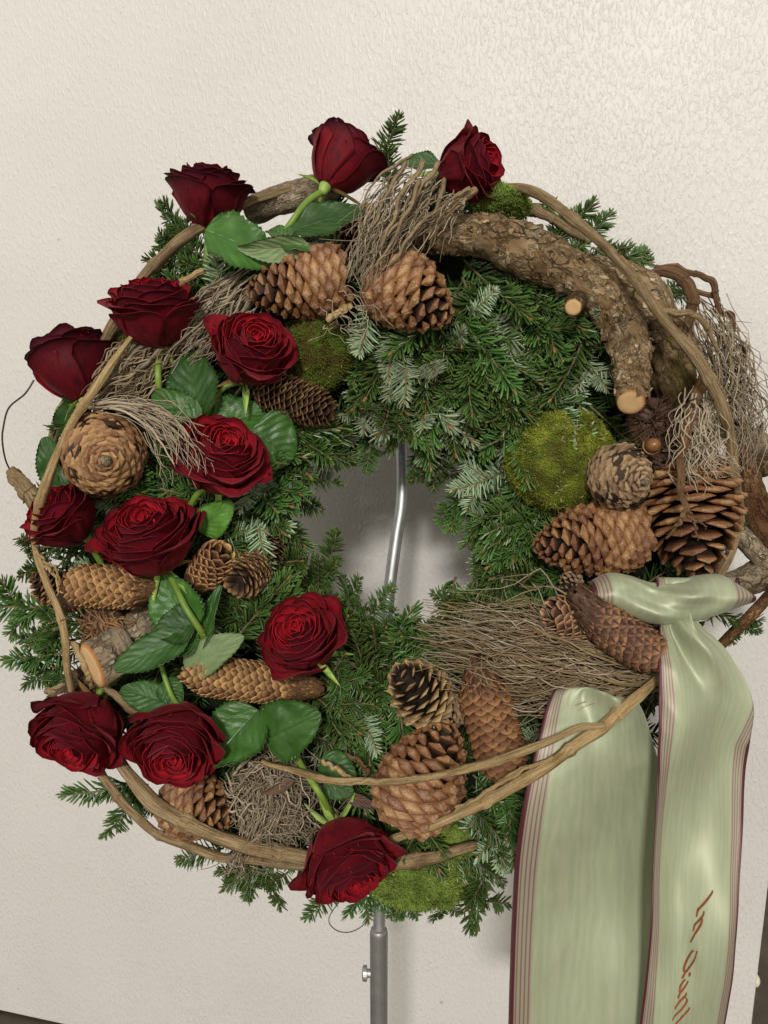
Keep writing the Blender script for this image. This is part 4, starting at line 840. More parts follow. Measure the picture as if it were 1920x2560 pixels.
def blade(base, tip, width, side_up, mat, bend=0.0, n=9, fold=0.12, outline=None, name='sepal', serr=0.0, twist=0.0, seed=0, m=9):
    """leaf-like sheet with thickness: along base->tip, side_up = its face normal"""
    b = np.array(base, float); y = np.array(tip, float) - b; L = np.linalg.norm(y); y /= L
    z = np.array(side_up, float); z -= y * z.dot(y); z /= np.linalg.norm(z); x = np.cross(y, z)
    s = np.linspace(0, 1, n); u = np.linspace(-1, 1, m)
    wv = outline(s) if outline else np.sin(PI * np.clip(s, 0, 1) ** 0.75) ** 0.8 * (1 - 0.35 * s)
    V = []; A = []
    for i, q in enumerate(s):
        tw = twist * q
        xx = x * math.cos(tw) + z * math.sin(tw); zz = z * math.cos(tw) - x * math.sin(tw)
        for uu in u:
            hw = width * 0.5 * wv[i] * (1 + (serr * (1 if i % 2 else -1) if abs(uu) > 0.95 else 0))
            rip = 0.09 * math.sin(q * 9 + uu * 2 + seed) * abs(uu) ** 2 + 0.05 * math.sin(q * 17 - uu * 3 + seed * 2.1) * abs(uu)
            V.append(b + y * (L * (q + 0.03 * (abs(uu) if 0 < i < n - 1 else 0))) + xx * (hw * uu) + zz * (width * (fold * abs(uu) ** 1.4 + rip * 0.6) * wv[i] - bend * L * q * q)); A.append((uu, q, seed % 7))
    V = np.array(V); F = [(i * m + j, i * m + j + 1, (i + 1) * m + j + 1, (i + 1) * m + j) for i in range(n - 1) for j in range(m - 1)]
    me0 = V.reshape(n, m, 3); nn = np.cross(np.gradient(me0, axis=1), np.gradient(me0, axis=0)); nn /= np.linalg.norm(nn, axis=2)[..., None] + 1e-9; nn = nn.reshape(-1, 3)
    k = len(V); th = 0.00022; mats = mat if isinstance(mat, list) else [mat, mat]
    ring = [j for j in range(m)] + [i * m + m - 1 for i in range(1, n)] + [(n - 1) * m + j for j in range(m - 2, -1, -1)] + [i * m for i in range(n - 2, 0, -1)]
    Fr = [(a_, b_, b_ + k, a_ + k) for a_, b_ in zip(ring, ring[1:] + ring[:1])]
    return mk_mesh(name, np.vstack([V + nn * th, V - nn * th]), F + [tuple(i + k for i in reversed(f)) for f in F] + Fr, mats, [0] * len(F) + [1] * len(F) + [1] * len(Fr), {'tc': np.vstack([A, A])})
OV = lambda s: np.sin(PI * np.clip(s, 0, 1) ** 0.72) ** 0.62 * (1.0 - 0.12 * s)       # broad ovate rose leaf
def rose(label, px, py, y, theta, tau, size=1.0, op=1.0, spin=0.0, seed=0, stem=None, leaves=(), sepals=(), n_pet=48, hgt=1.0, stem_mat='stem', stem_w=17, loose=0, deep=''):
    size *= 0.96
    rng = np.random.default_rng(seed + 500); ax = aim(theta, tau); Hh = 0.050 * size * hgt
    base = P(px, py, y) - ax * (Hh * 0.52)
    m = frame_z(base, ax, spin); root = thing('rose', label, 'rose', m, 'dark red roses on the wreath')
    for i in range(n_pet):
        t = i / (n_pet - 1)
        R = (0.0028 + 0.0275 * t ** 0.85 * op) * size
        H = Hh * (0.96 + 0.05 * math.sin(PI * t) - 0.15 * t ** 3 + rng.normal(0, 0.012))
        W = (1.75 - 0.75 * t ** 0.6) * rng.uniform(0.9, 1.1)
        curl = max(0.0, (t - 0.30) / 0.70) ** 1.3 * rng.uniform(0.7, 1.4) * size * (0.55 + 0.45 * op) * 0.9
        edge = max(0.0, (t - 0.45) / 0.55) * rng.uniform(0.5, 1.5) * size
        a = i * 2.39996 + rng.normal(0, 0.12)
        me = petal_mesh(R, H, W, curl, 0.02 + 0.05 * t * rng.random(), t, rng, r0=0.0032 * size + 0.004 * t * size, nu=9 if t < .4 else 13, nv=8 if t < .4 else 11, edge=edge, deep=deep, ang0=a, rs=seed * 1.7)
        add('petal', me, root, Matrix.Rotation(a, 4, 'Z') @ Matrix.Rotation(rng.normal(0, 0.02 + 0.03 * t), 4, 'Y'))
    for k in range(loose):                 # drooping outermost petals
        me = petal_mesh(0.0305 * size, Hh * rng.uniform(0.76, 0.9), 0.95, 0.95 * size, 0.03, 1.0, rng, r0=0.007 * size, nu=13, nv=11, edge=1.0, deep=deep)
        add('petal', me, root, Matrix.Rotation(spin + k * 2.2 + rng.uniform(0, 1), 4, 'Z') @ Matrix.Rotation(0.06, 4, 'Y'))
    V, F, A = tube([(0, 0, -0.009), (0, 0, -0.007), (0, 0, -0.002), (0, 0, 0.003), (0, 0, 0.006)], np.array([0.0026, 0.004, 0.0054, 0.006, 0.005]) * size, 14)
    add('calyx', mk_mesh('calyx', V, F, [MAT['sepal']]), root)
    for k, (ang, ln, back, red) in enumerate(sepals):
        a = rad(ang); d = np.array((math.cos(a), math.sin(a), 0)); b = d * 0.006 * size + np.array((0, 0, -0.001))
        tipv = b + d * ln * math.cos(rad(back)) + np.array((0, 0, -1)) * ln * math.sin(rad(back))
        add('sepal', blade(b, tipv, 0.0085, np.array((0, 0, 1.0)) * math.cos(rad(back)) + d * math.sin(rad(back)), MAT['sepal_red'] if red else MAT['sepal'], bend=0.16, n=10, fold=0.2, outline=lambda s: (1 - s) ** 0.8 * (0.55 + 1.6 * s * (1 - s))), root)
    if stem is None: stem = [(px - ax.x * 90, py + ax.z * 90, y + 0.03)]
    b0 = np.array(base - ax * 0.006)
    c = catmull(np.vstack([b0, npP(stem)]), 30)
    V, F, A = tube(local(m, c), np.linspace(1, 0.92, 30) * stem_w * 0.5 * S(y), 12)
    sto = add('stem', mk_mesh('stem', V, F, [MAT[stem_mat]], attrs={'tc': A}), root)
    for k, lf in enumerate(leaves):
        (bx, by, bz), (tx, ty, tz), wpx, mt = lf[:4]; tilt = lf[4] if len(lf) > 4 else (0, 0); bend = lf[5] if len(lf) > 5 else 0.08; tws = lf[6] if len(lf) > 6 else 0.0; fold = lf[7] if len(lf) > 7 else 0.10
        B, T = local(m, [P(bx, by, bz), P(tx, ty, tz)]); up = np.array(m.to_3x3().inverted() @ Vector((tilt[0], -1, tilt[1])))
        mats = [MAT[mt], MAT['leaf_under']] if mt != 'leaf_under' else [MAT['leaf_under'], MAT['leaf']]
        me = blade(B, T, wpx * 1.08 * S((bz + tz) / 2), up, mats, bend=bend + RNG.uniform(0, 0.1), n=30, m=13, fold=fold + RNG.uniform(-0.03, 0.08), outline=OV, name='leaf', serr=0.05, twist=tws + RNG.normal(0, 0.18), seed=seed * 3 + k)
        add('leaf', me, sto)
    return root
rose('fully side on dark rose at the far upper left above the big green leaf', 523, 492, -.066, 84, 16, 1.02, 1.02, 0.4, 1, [(517, 640, -.055), (515, 720, -.04)],
    [((512, 575, -.098), (690, 640, -.088), 150, 'leaf', (.1, .35), .10), ((770, 610, -.096), (600, 640, -.105), 66, 'leaf_under', (0, -.5), .16, .5), ((725, 600, -.1), (668, 560, -.08), 60, 'leaf', (.2, .3), .1)], [(250, .024, 30, 1), (200, .02, -40, 0), (300, .03, 10, 1)], loose=1, deep='_deep')
rose('half closed dark rose bud tilted right at the top of the wreath', 848, 398, -.070, 66, -12, 0.98, 0.82, 1.9, 2, [(765, 508, -.084), (720, 568, -.085), (690, 610, -.07)],
    [((720, 582, -.09), (915, 512, -.082), 105, 'leaf_dark', (-.1, .55), .05, -.3), ((700, 605, -.098), (780, 615, -.1), 50, 'leaf', (0, .5), .1)], [(235, .026, 5, 0), (150, .036, -10, 1), (300, .024, -20, 0)], 32, 1.12, loose=1)
rose('dark rose turned to the right at the top right, open face in profile', 1170, 420, -.072, 8, 34, 1.0, 0.92, 0.7, 3, [(1090, 450, -.06), (1030, 470, -.04)],
    [((1100, 412, -.05), (1000, 400, -.05), 60, 'leaf_dark', (0, .5), .1), ((1090, 440, -.055), (1060, 500, -.06), 46, 'leaf', (.3, .3), .1)], [(120, .03, 60, 0), (160, .028, 40, 0), (230, .022, 50, 0)], 40, 1.02)
rose('wide red rose in side view on the upper left, stem hanging straight down', 384, 782, -.082, 91, 25, 1.10, 1.08, 2.2, 4, [(395, 930, -.085), (398, 985, -.078), (400, 1060, -.06)],
    [((500, 1062, -.09), (378, 975, -.092), 92, 'leaf', (-.1, .6), .1, .3)], [(270, .024, -35, 1), (330, .022, 50, 0), (210, .022, 60, 0)], loose=2)
rose('dark rose leaning left at the outer left edge behind the thin vine', 182, 915, -.060, 112, -4, 1.12, 0.98, 0.2, 5, [(150, 1020, -.04), (145, 1080, -.03)],
    [((150, 1080, -.04), (195, 990, -.06), 60, 'leaf_dark', (.3, .2), .1), ((160, 1230, -.045), (108, 1095, -.06), 84, 'leaf_dark', (.3, .1), .08), ((175, 1230, -.05), (195, 1060, -.06), 76, 'leaf_dark', (-.2, .1), .08), ((160, 1225, -.05), (120, 1240, -.06), 40, 'leaf', (0, .3), .1)], [(200, .018, 20, 1), (280, .02, 30, 0)], 36, 1.08, loose=1, deep='_deep')
rose('bright open rose beside the olive moss with its face tilted up right', 628, 884, -.096, 60, 50, 1.06, 1.0, 0.9, 6, [(556, 972, -.074), (510, 1045, -.07), (480, 1100, -.06)],
    [((500, 1045, -.085), (462, 865, -.08), 132, 'leaf_dark', (-.3, .25), .12, -.2), ((520, 1075, -.075), (660, 1020, -.075), 130, 'leaf', (.1, .55), .06, -.2), ((625, 1075, -.085), (735, 1145, -.078), 165, 'leaf', (.3, .3), .1)], [(215, .03, 10, 0), (170, .034, -30, 1), (300, .03, 30, 0)], loose=0)
rose('open rose in the middle left with pale twigs over its left side', 548, 1148, -.104, 62, 42, 1.06, 1.06, 1.4, 7, [(490, 1240, -.08), (450, 1320, -.065), (410, 1400, -.05)],
    [], [(215, .03, 60, 0), (290, .03, 0, 1)], loose=2)
rose('small dark rose at the left edge below the round cone', 160, 1292, -.078, 126, 36, 0.98, 0.95, 2.5, 8, [(230, 1370, -.05), (260, 1420, -.04)], [], [(300, .02, 20, 0)], 36, 0.98, loose=1)
rose('large open rose above the brown spruce cone on the left', 376, 1350, -.092, 101, 36, 1.18, 1.06, 0.3, 9, [(428, 1445, -.082), (465, 1520, -.094), (500, 1575, -.092), (520, 1620, -.075)],
    [((500, 1330, -.075), (572, 1262, -.09), 84, 'leaf_lime', (.3, .1), .1, .3), ((480, 1580, -.085), (395, 1440, -.085), 138, 'leaf', (-.2, .4), .1), ((490, 1560, -.09), (385, 1575, -.095), 100, 'leaf_dark', (0, .5), .1), ((500, 1600, -.09), (390, 1610, -.085), 90, 'leaf', (-.1, .6), .1),
     ((500, 1630, -.085), (532, 1462, -.085), 64, 'leaf', (-.8, .1), .1, .3), ((475, 1590, -.095), (282, 1672, -.108), 92, 'leaf_dark', (-.1, .6), .05, .2), ((465, 1680, -.085), (590, 1590, -.1), 92, 'leaf_under', (.1, .3), .12)], [(250, .03, 30, 0), (310, .034, 15, 0), (350, .028, -20, 1)], loose=2)
rose('single rose in the green below the hole, face turned up left', 758, 1600, -.088, 108, 50, 1.06, 1.0, 1.1, 10, [(830, 1690, -.06), (850, 1740, -.04)], [], [(310, .03, 10, 0), (260, .03, 30, 0), (350, .022, 0, 1)])
rose('lower left rose hanging head down at the outer edge', 205, 1822, -.082, 250, 50, 1.14, 1.08, 0.5, 11, [(250, 1730, -.07), (300, 1690, -.05)],
    [((420, 1760, -.075), (300, 1720, -.08), 78, 'leaf_dark', (0, .4), .1), ((410, 1700, -.07), (450, 1760, -.075), 66, 'leaf_dark', (0, .3), .1)], [(90, .028, 0, 1), (130, .024, 20, 0), (40, .02, 10, 0)], loose=2)
rose('lower left rose facing the viewer with folded back petals above', 440, 1850, -.098, 275, 60, 1.10, 1.04, 2.0, 12, [(430, 1740, -.075), (405, 1670, -.07), (395, 1620, -.06)],
    [], [(100, .032, -10, 0), (60, .03, 0, 0)], loose=2, stem_w=14)
rose('lowest rose hanging down right at the bottom on a long green stem', 866, 2142, -.100, 300, 44, 1.16, 1.02, 0.6, 13, [(800, 1985, -.102), (760, 1925, -.09), (725, 1860, -.07)],
    [((662, 1850, -.085), (792, 1785, -.1), 150, 'leaf', (.1, .3), .10), ((648, 1775, -.08), (520, 1905, -.1), 155, 'leaf', (-.2, .3), .1), ((800, 1900, -.08), (888, 1940, -.088), 76, 'leaf_dark', (.2, .4), .1), ((810, 1950, -.08), (880, 1985, -.088), 66, 'leaf_dark', (.1, .2), .1), ((860, 1990, -.08), (945, 2018, -.085), 30, 'leaf_brown', (0, .5), .1), ((735, 1950, -.085), (655, 1995, -.09), 24, 'leaf_brown', (.1, .5), .3, .8)],
    [(90, .026, 10, 0), (130, .026, 40, 0), (30, .026, 10, 0), (200, .022, -30, 1)], loose=2)

# ================================================================== CONES
def ring_mesh(name, secs, mats, p=1.25):
    """secs: list of (y, half width, upper z, lower z, drop); rhombic eight-point sections, flat facets"""
    V = []; A = []; n = 8
    for (y, hw, zu, zl, dz) in secs:
        for k in range(n):
            a = 2 * PI * k / n; c, s = math.cos(a), math.sin(a); f = 1 / (abs(c) ** p + abs(s) ** p) ** (1 / p)
            V.append((hw * c * f, y - (0.05 * abs(c) if y > 0.5 else 0), (zu if s > 0 else -zl) * s * f + dz)); A.append((c, min(1, y), 0))
    F = [(i * n + k, i * n + (k + 1) % n, (i + 1) * n + (k + 1) % n, (i + 1) * n + k) for i in range(len(secs) - 1) for k in range(n)]
    F.append(tuple((len(secs) - 1) * n + k for k in range(n)))
    return mk_mesh(name, V, F, mats, attrs={'tc': A}, smooth=False)
def pine_scales(mat):
    return [ring_mesh('scale', [(0.15, 0.24, 0.05, -0.06, 0), (0.70, 0.46, 0.12, -0.14, 0), (0.84, 0.51, 0.25 + 0.03 * k, -0.23, 0.0), (0.925, 0.36, 0.20, -0.19, -0.01 - 0.01 * k), (0.975, 0.13, 0.09, -0.09, -0.02 - 0.02 * k)], [MAT_(mat)]) for k in range(3)]
def pine_scales_open(mat):
    return [ring_mesh('scale', [(0.1, 0.2, 0.03, -0.03, 0), (0.6, 0.42, 0.04, -0.06, 0), (0.84, 0.51, 0.07, -0.12 - 0.02 * k, 0), (0.95, 0.30, 0.06, -0.11, -0.02), (1.03, 0.05, 0.02, -0.06, -0.06 - 0.02 * k)], [MAT_(mat)], 1.5) for k in range(3)]
def MAT_(m): return m
def spruce_scales(mat):
    out = []
    for k in range(3):
        V = []; A = []; rows = [(0.0, 0.34), (0.45, 0.50), (0.75, 0.46), (0.92, 0.30), (1.0 + 0.03 * k, 0.10)]
        for (y, hw) in rows:
            for u in (-1, -0.5, 0, 0.5, 1):
                V.append((hw * u, y, 0.10 * (1 - u * u) * (0.5 + 0.5 * y) + 0.02 * k)); A.append((u, y, 0))
        nb = len(V)
        for (y, hw) in rows:
            for u in (-1, 0, 1): V.append((hw * u * 0.96, y * 0.985, 0.10 * (1 - u * u) * (0.5 + 0.5 * y) - 0.055)); A.append((u, y * 0.7, 0))
        F = [(i * 5 + j, i * 5 + j + 1, i * 5 + 6 + j, i * 5 + 5 + j) for i in range(4) for j in range(4)]
        F += [(nb + i * 3 + j, nb + i * 3 + 3 + j, nb + i * 3 + 4 + j, nb + i * 3 + 1 + j) for i in range(4) for j in range(2)]
        for i in range(4):
            F.append((i * 5, i * 5 + 5, nb + i * 3 + 3, nb + i * 3)); F.append((i * 5 + 4, nb + i * 3 + 2, nb + i * 3 + 5, i * 5 + 9))
        F.append((20, 21, 22, nb + 13, nb + 12)); F.append((22, 23, 24, nb + 14, nb + 13))
        out.append(mk_mesh('scale', V, F, [mat], attrs={'tc': A}))
    return out
SC_CACHE = {}
def scales(kind, mat):
    if (kind, mat) not in SC_CACHE: SC_CACHE[(kind, mat)] = {'pine': pine_scales, 'open': pine_scales_open, 'spruce': spruce_scales}[kind](MAT[mat])
    return SC_CACHE[(kind, mat)]
def cone(label, base, tip, dia, kind, mat, n, seed, prof='ovoid', open_=0.5, group=None, width=None, name=None, bendv=0.0, core=0.45, stalk=False):
    rng = np.random.default_rng(seed + 900); B, T = P(*base), P(*tip); ax = T - B; L = ax.length; R = dia * 0.5 * S((base[2] + tip[2]) / 2)
    m = frame_z(B, ax, rng.uniform(0, 6)); nm = name or ('spruce_cone' if kind == 'spruce' else 'pine_cone')
    root = thing(nm, label, 'cone', m, group or ('long spruce cones' if kind == 'spruce' else 'round pine cones'))
    def pr(s):
        if prof == 'ovoid': return math.sin(PI * min(1, (0.14 + 0.86 * s) ** 0.72)) ** 0.62 * 0.98 + 0.03
        if prof == 'ball': return max(0.05, math.sin(PI * (0.02 + 0.96 * s))) ** 0.62
        return min(1.0, (0.42 + 2.6 * s)) * (1 - max(0, (s - 0.72) / 0.28) ** 2 * 0.72) # long
    bx = lambda s: Vector((bendv * L * (s * (1 - s)) * 4, 0, 0))
    zs = np.linspace(0, 1, 14)
    V, F, A = tube([np.array(bx(s)) + np.array((0, 0, L * (0.06 + s * 0.80))) for s in zs], [max(0.0006, R * pr(0.06 + 0.8 * s) * core * (1 if 0 < s < 1 else 0.5)) for s in zs], 14)
    add('axis', mk_mesh('axis', V, F, [MAT['cone_core']]), root)
    ms = scales(kind, mat)
    # spacing follows the surface so that scales stay even
    ss = np.linspace(0, 1, 400); dens = np.array([max(0.62 if kind != 'spruce' else 0.45, pr(s)) for s in ss]); cum = np.concatenate([[0], np.cumsum((dens[1:] + dens[:-1]) / 2)]); cum /= cum[-1]
    wd = width or 2.0
    for i in range(n):
        f = (i + 0.5) / n; s = float(np.interp(f, cum, ss)); r = R * pr(s); a = i * 2.39996 + rng.normal(0, 0.04)
        rad_ = Vector((math.cos(a), math.sin(a), 0)); tan = Vector((-math.sin(a), math.cos(a), 0)); up = Vector((0, 0, 1))
        if kind == 'spruce':
            al = rad(80 - open_ * 50 + 12 * max(0, s - 0.75) / 0.25 + rng.normal(0, 2.5)); ln = R * (0.62 + 0.25 * open_) * (0.75 + 0.25 * pr(s)); wdt = R * wd * (0.45 + 0.55 * pr(s))
        else:
            al0 = (-8 + 84 * s) if kind == 'open' else (-34 + 118 * s ** 0.8) if prof != 'ball' else -22 + 165 * s
            al = rad(al0 + 12 * (1 - open_) + rng.normal(0, 5.5)); ln = R * (0.78 + 0.10 * rng.random()) * (0.35 + 0.65 * pr(s)); wdt = R * wd * (0.30 + 0.70 * pr(s)) * rng.uniform(0.93, 1.07)
        d = rad_ * math.cos(al) + up * math.sin(al); nn = up * math.cos(al) - rad_ * math.sin(al)
        endp = rad_ * r + up * (L * s) + bx(s); org = endp - d * ln
        if kind == 'spruce': org = rad_ * max(0.1 * R, r - ln * math.cos(al)) + up * (L * s - ln * 0.5) + bx(s)
        th = wdt * (0.95 if kind != 'spruce' else 0.9)
        M = Matrix(((tan.x * wdt, d.x * ln, nn.x * th, org.x), (tan.y * wdt, d.y * ln, nn.y * th, org.y), (tan.z * wdt, d.z * ln, nn.z * th, org.z), (0, 0, 0, 1)))
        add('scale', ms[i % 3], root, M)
    if stalk:
        V, F, A = tube([(0, 0, R * 0.25), (0, 0, 0.0), (0, 0, -R * 0.10), (0, 0, -R * 0.14)], [R * 0.16, R * 0.15, R * 0.12, R * 0.05], 10); add('stalk', mk_mesh('stalk', V, F, [MAT['bark_grey']], attrs={'tc': A}), root)
    return root
cone('large glossy pine cone lying on its side under the big green leaf', (868, 690, -.072), (612, 738, -.082), 192, 'pine', 'pine', 125, 1, open_=.8, width=.66)
cone('glossy pine cone right of the twig bundle under the thick branch', (950, 690, -.07), (1128, 800, -.096), 208, 'pine', 'pine', 105, 2, open_=.8, width=.70)
cone('half hidden pine cone behind the twigs above the left pine cone', (945, 560, -.045), (850, 610, -.055), 130, 'pine', 'pine_dark', 90, 3, open_=.8, width=.66)
cone('dark slender spruce cone lying under the olive moss', (625, 955, -.074), (830, 1035, -.076), 108, 'spruce', 'spruce_dark', 240, 4, 'long', .85, width=.62)
cone('round tan pine cone showing its spiral underside on the left', (264, 1152, -.122), (258, 1120, -.045), 194, 'pine', 'pine_tan', 215, 5, 'ball', .1, width=.66, stalk=True, core=.3)
cone('brown spruce cone pointing left under the large open rose', (395, 1472, -.076), (165, 1462, -.086), 110, 'spruce', 'spruce_tan', 190, 6, 'long', .30, width=.66)
cone('small tan cone end peeking out right of the large open rose', (490, 1460, -.065), (560, 1375, -.084), 94, 'spruce', 'spruce', 100, 7, 'long', .12, width=.85)
cone('dark open spruce cone seen end on left of the fir in the middle', (650, 1405, -.055), (590, 1460, -.088), 108, 'spruce', 'spruce_dark', 130, 8, 'long', .9, width=.62)
cone('little dark cone half hidden behind the pale fir sprig', (690, 1310, -.045), (680, 1410, -.06), 80, 'spruce', 'spruce_dark', 110, 9, 'long', .8, width=.62)
cone('long tan spruce cone lying under the single rose in the green', (800, 1722, -.068), (462, 1684, -.082), 104, 'spruce', 'spruce_tan', 330, 10, 'long', .16, width=.5)
cone('glossy pine cone behind the thick vine at the bottom left', (430, 1990, -.045), (585, 2050, -.066), 182, 'pine', 'pine', 120, 11, open_=.5, width=.66)
cone('dark open pine cone with pale tips left of the upright spruce cone', (1085, 1765, -.062), (985, 1668, -.092), 162, 'open', 'pine_black', 80, 12, open_=.95, width=.56)
cone('upright spruce cone with loose brown scales beside the twig fan', (1188, 1655, -.092), (1268, 1945, -.088), 134, 'spruce', 'spruce', 230, 13, 'long', .5, width=.66)
cone('big red brown pine cone under the pale forked vine', (1010, 2035, -.07), (1130, 1805, -.09), 232, 'pine', 'pine', 135, 14, open_=.4, width=.68)
cone('small grey brown cone below the nut, showing its round underside', (1612, 1202, -.122), (1490, 1180, -.075), 156, 'pine', 'pine_grey', 150, 15, 'ball', .6, width=.66, stalk=True, core=.3)
cone('brown pine cone with pointed tip facing left under the green moss', (1600, 1330, -.068), (1330, 1368, -.085), 205, 'pine', 'pine_dark', 190, 16, open_=.4, width=.58)
cone('biggest cone on the right with wide open flat scales', (1700, 1190, -.06), (1752, 1450, -.09), 280, 'open', 'pine_dark', 105, 17, open_=1.0, width=.66)
cone('curved smooth brown cone running under the ribbon knot', (1436, 1478, -.108), (1668, 1650, -.112), 114, 'spruce', 'spruce_pale', 190, 18, 'long', .10, width=.74, bendv=-.06)
cone('stubby brown cone tucked under the curved cone at the ribbon', (1500, 1570, -.09), (1368, 1528, -.1), 98, 'spruce', 'spruce_pale', 110, 19, 'long', .10, width=.76)
cone('dark open cone at the far left edge behind the vine', (150, 1480, -.045), (75, 1435, -.06), 100, 'open', 'pine_dark', 66, 20, open_=.9, width=.6)
cone('small grey cone stub in the fir left of the curved cone', (1440, 1440, -.07), (1402, 1480, -.08), 60, 'pine', 'pine_grey', 50, 21, open_=.5, width=.66)
cone('tan broken cone base right of the dark open cone', (1150, 1770, -.06), (1085, 1790, -.075), 90, 'pine', 'pine_grey', 70, 22, open_=.8, width=.62)
cone('small grey cone tip behind the rootlets above the big open cone', (1800, 1165, -.06), (1760, 1175, -.08), 60, 'pine', 'pine_grey', 50, 23, open_=.6, width=.66)

# ================================================================== MOSS
def moss(label, px, py, y, wpx, hpx, deep, mat, n, seed, seta=0, crack=None, ln=0.0038, amp=0.2):
    rng = np.random.default_rng(seed); o = P(px, py, y); sx, sz = wpx * .5 * S(y), hpx * .5 * S(y)
    t = thing('moss_cushion', label, 'moss', Matrix.Translation(o), 'moss cushions')
    def surf(u, v):
        d = Vector((math.cos(v) * math.cos(u), -math.sin(v), math.cos(v) * math.sin(u)))
        k = 1 + amp * noise.fractal(d * 1.6 + Vector((seed, 0, 0)), 1.0, 2.0, 4)
        if crack is not None:
            g = abs(d.x - crack + 0.06 * noise.noise(d * 5)); k *= 1 - 0.42 * math.exp(-(g / 0.07) ** 2) * (1 if d.z > -0.05 else math.exp(-((d.z + .05) / .2) ** 2))
        return Vector((d.x * sx * k, d.y * deep * k, d.z * sz * k))
    V = []; NUu, NVv = 48, 16
    for j in range(NVv + 1):
        for i in range(NUu): V.append(surf(2 * PI * i / NUu, -0.5 + (PI / 2 + 0.5) * j / NVv))
    F = [(j * NUu + i, j * NUu + (i + 1) % NUu, (j + 1) * NUu + (i + 1) % NUu, (j + 1) * NUu + i) for j in range(NVv) for i in range(NUu)]
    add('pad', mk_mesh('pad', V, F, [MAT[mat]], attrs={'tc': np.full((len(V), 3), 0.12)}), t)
    VV = []; FF = []; AA = []; MM = []
    for k in range(n):
        u = rng.uniform(0, 2 * PI); v = math.asin(min(1, rng.uniform(-0.35, 1.0))); p = surf(u, v)
        nn = Vector((p.x / sx ** 2, p.y / deep ** 2, p.z / sz ** 2)).normalized(); d = (nn + Vector(rng.normal(0, 0.55, 3))).normalized()
        s_ = d.orthogonal().normalized(); s2 = d.cross(s_); cl = noise.noise(p * 170 + Vector((seed, 0, 0))); l = ln * rng.uniform(0.5, 1.3) * (1 + 0.75 * cl); w_ = 0.00042; b = len(VV); p = p - nn * 0.0006; h = rng.random()
        mid = p + d * l * 0.55 + nn * 0.0002
        VV += [p + s_ * w_ * .6, p - s_ * w_ * .3 + s2 * w_ * .6, p - s_ * w_ * .3 - s2 * w_ * .6, mid + s_ * w_ * 1.3, mid - s_ * w_ * .7 + s2 * w_, mid - s_ * w_ * .7 - s2 * w_, p + d * l]
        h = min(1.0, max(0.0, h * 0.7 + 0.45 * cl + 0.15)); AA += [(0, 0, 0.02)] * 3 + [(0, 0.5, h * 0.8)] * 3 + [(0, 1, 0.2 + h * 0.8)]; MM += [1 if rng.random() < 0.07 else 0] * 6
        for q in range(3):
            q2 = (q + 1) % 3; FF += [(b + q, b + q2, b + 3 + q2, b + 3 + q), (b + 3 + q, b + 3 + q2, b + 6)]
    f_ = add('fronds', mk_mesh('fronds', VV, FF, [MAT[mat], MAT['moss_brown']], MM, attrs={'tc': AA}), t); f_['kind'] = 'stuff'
    if seta:
        mb = MB()
        for k in range(seta):
            p = np.array(surf(rng.uniform(0, 2 * PI), math.asin(rng.uniform(0.1, 1)))); d = np.array((rng.normal(0, .6), -1, rng.normal(0, .6))); d /= np.linalg.norm(d)
            Vt, Ft, At = tube(p + d * np.linspace(0, 1, 4)[:, None] * rng.uniform(0.003, 0.007) + rng.normal(0, .0006, 3) * np.linspace(0, 1, 4)[:, None] ** 2, [.00022, .00022, .0003, .0002], 4); mb.put(Vt, Ft, 0, At)
        f_ = add('stalks', mb.mesh('stalks', [MAT['moss_seta']]), t); f_['kind'] = 'stuff'
    return t
moss('olive moss cushion beside the bright open rose', 792, 888, -.050, 165, 200, .030, 'moss_olive', 6500, 1, 6)
moss('big rounded green moss cushion with a dark cleft on the right', 1405, 1152, -.056, 262, 256, .038, 'moss_green', 15000, 2, 130, 0.12, ln=.0034, amp=0.09)
moss('bright lime moss tuft under the top right rose', 1245, 515, -.045, 150, 75, .028, 'moss_lime', 4500, 3)
moss('lime moss cushion behind the vine at the very bottom', 1065, 2095, -.036, 240, 110, .024, 'moss_lime', 7000, 4, 10, amp=.3)
moss('lime moss clump hanging below the bottom vine above the stand', 1055, 2195, -.026, 225, 120, .022, 'moss_lime', 7500, 5, 10, ln=.0048, amp=.35)
moss('small dull moss patch behind the side on rose at the upper left', 330, 870, -.03, 90, 120, .02, 'moss_olive', 2200, 6)

# ================================================================== RIBBON
ribbon = thing('mourning_ribbon', 'pale green satin mourning ribbon with maroon edges tied at the lower right', 'ribbon', Matrix.Translation(P(1690, 1510, -.11)))
RO = np.array(P(1690, 1510, -.11))
def sheet(name, G, UV, parent=ribbon, th=0.0003):
    """closed thin sheet from a grid of points and its (across, along) coordinates"""
    n, m, _ = G.shape; V = G.reshape(-1, 3) - RO; A = np.concatenate([UV, np.zeros((n, m, 1))], -1).reshape(-1, 3)
    nn = np.cross(np.gradient(G, axis=1), np.gradient(G, axis=0)); nn /= np.linalg.norm(nn, axis=2)[..., None] + 1e-9; nn = nn.reshape(-1, 3); k = len(V)
    F = [(i * m + j, i * m + j + 1, (i + 1) * m + j + 1, (i + 1) * m + j) for i in range(n - 1) for j in range(m - 1)]
    ring = list(range(m)) + [i * m + m - 1 for i in range(1, n)] + [(n - 1) * m + j for j in range(m - 2, -1, -1)] + [i * m for i in range(n - 2, 0, -1)]
    Fr = [(a, b, b + k, a + k) for a, b in zip(ring, ring[1:] + ring[:1])]
    me = mk_mesh(name, np.vstack([V + nn * th, V - nn * th]), F + [tuple(i + k for i in reversed(f)) for f in F] + Fr, [MAT['ribbon']], attrs={'tc': np.vstack([A, A])})
    return add(name, me, parent)
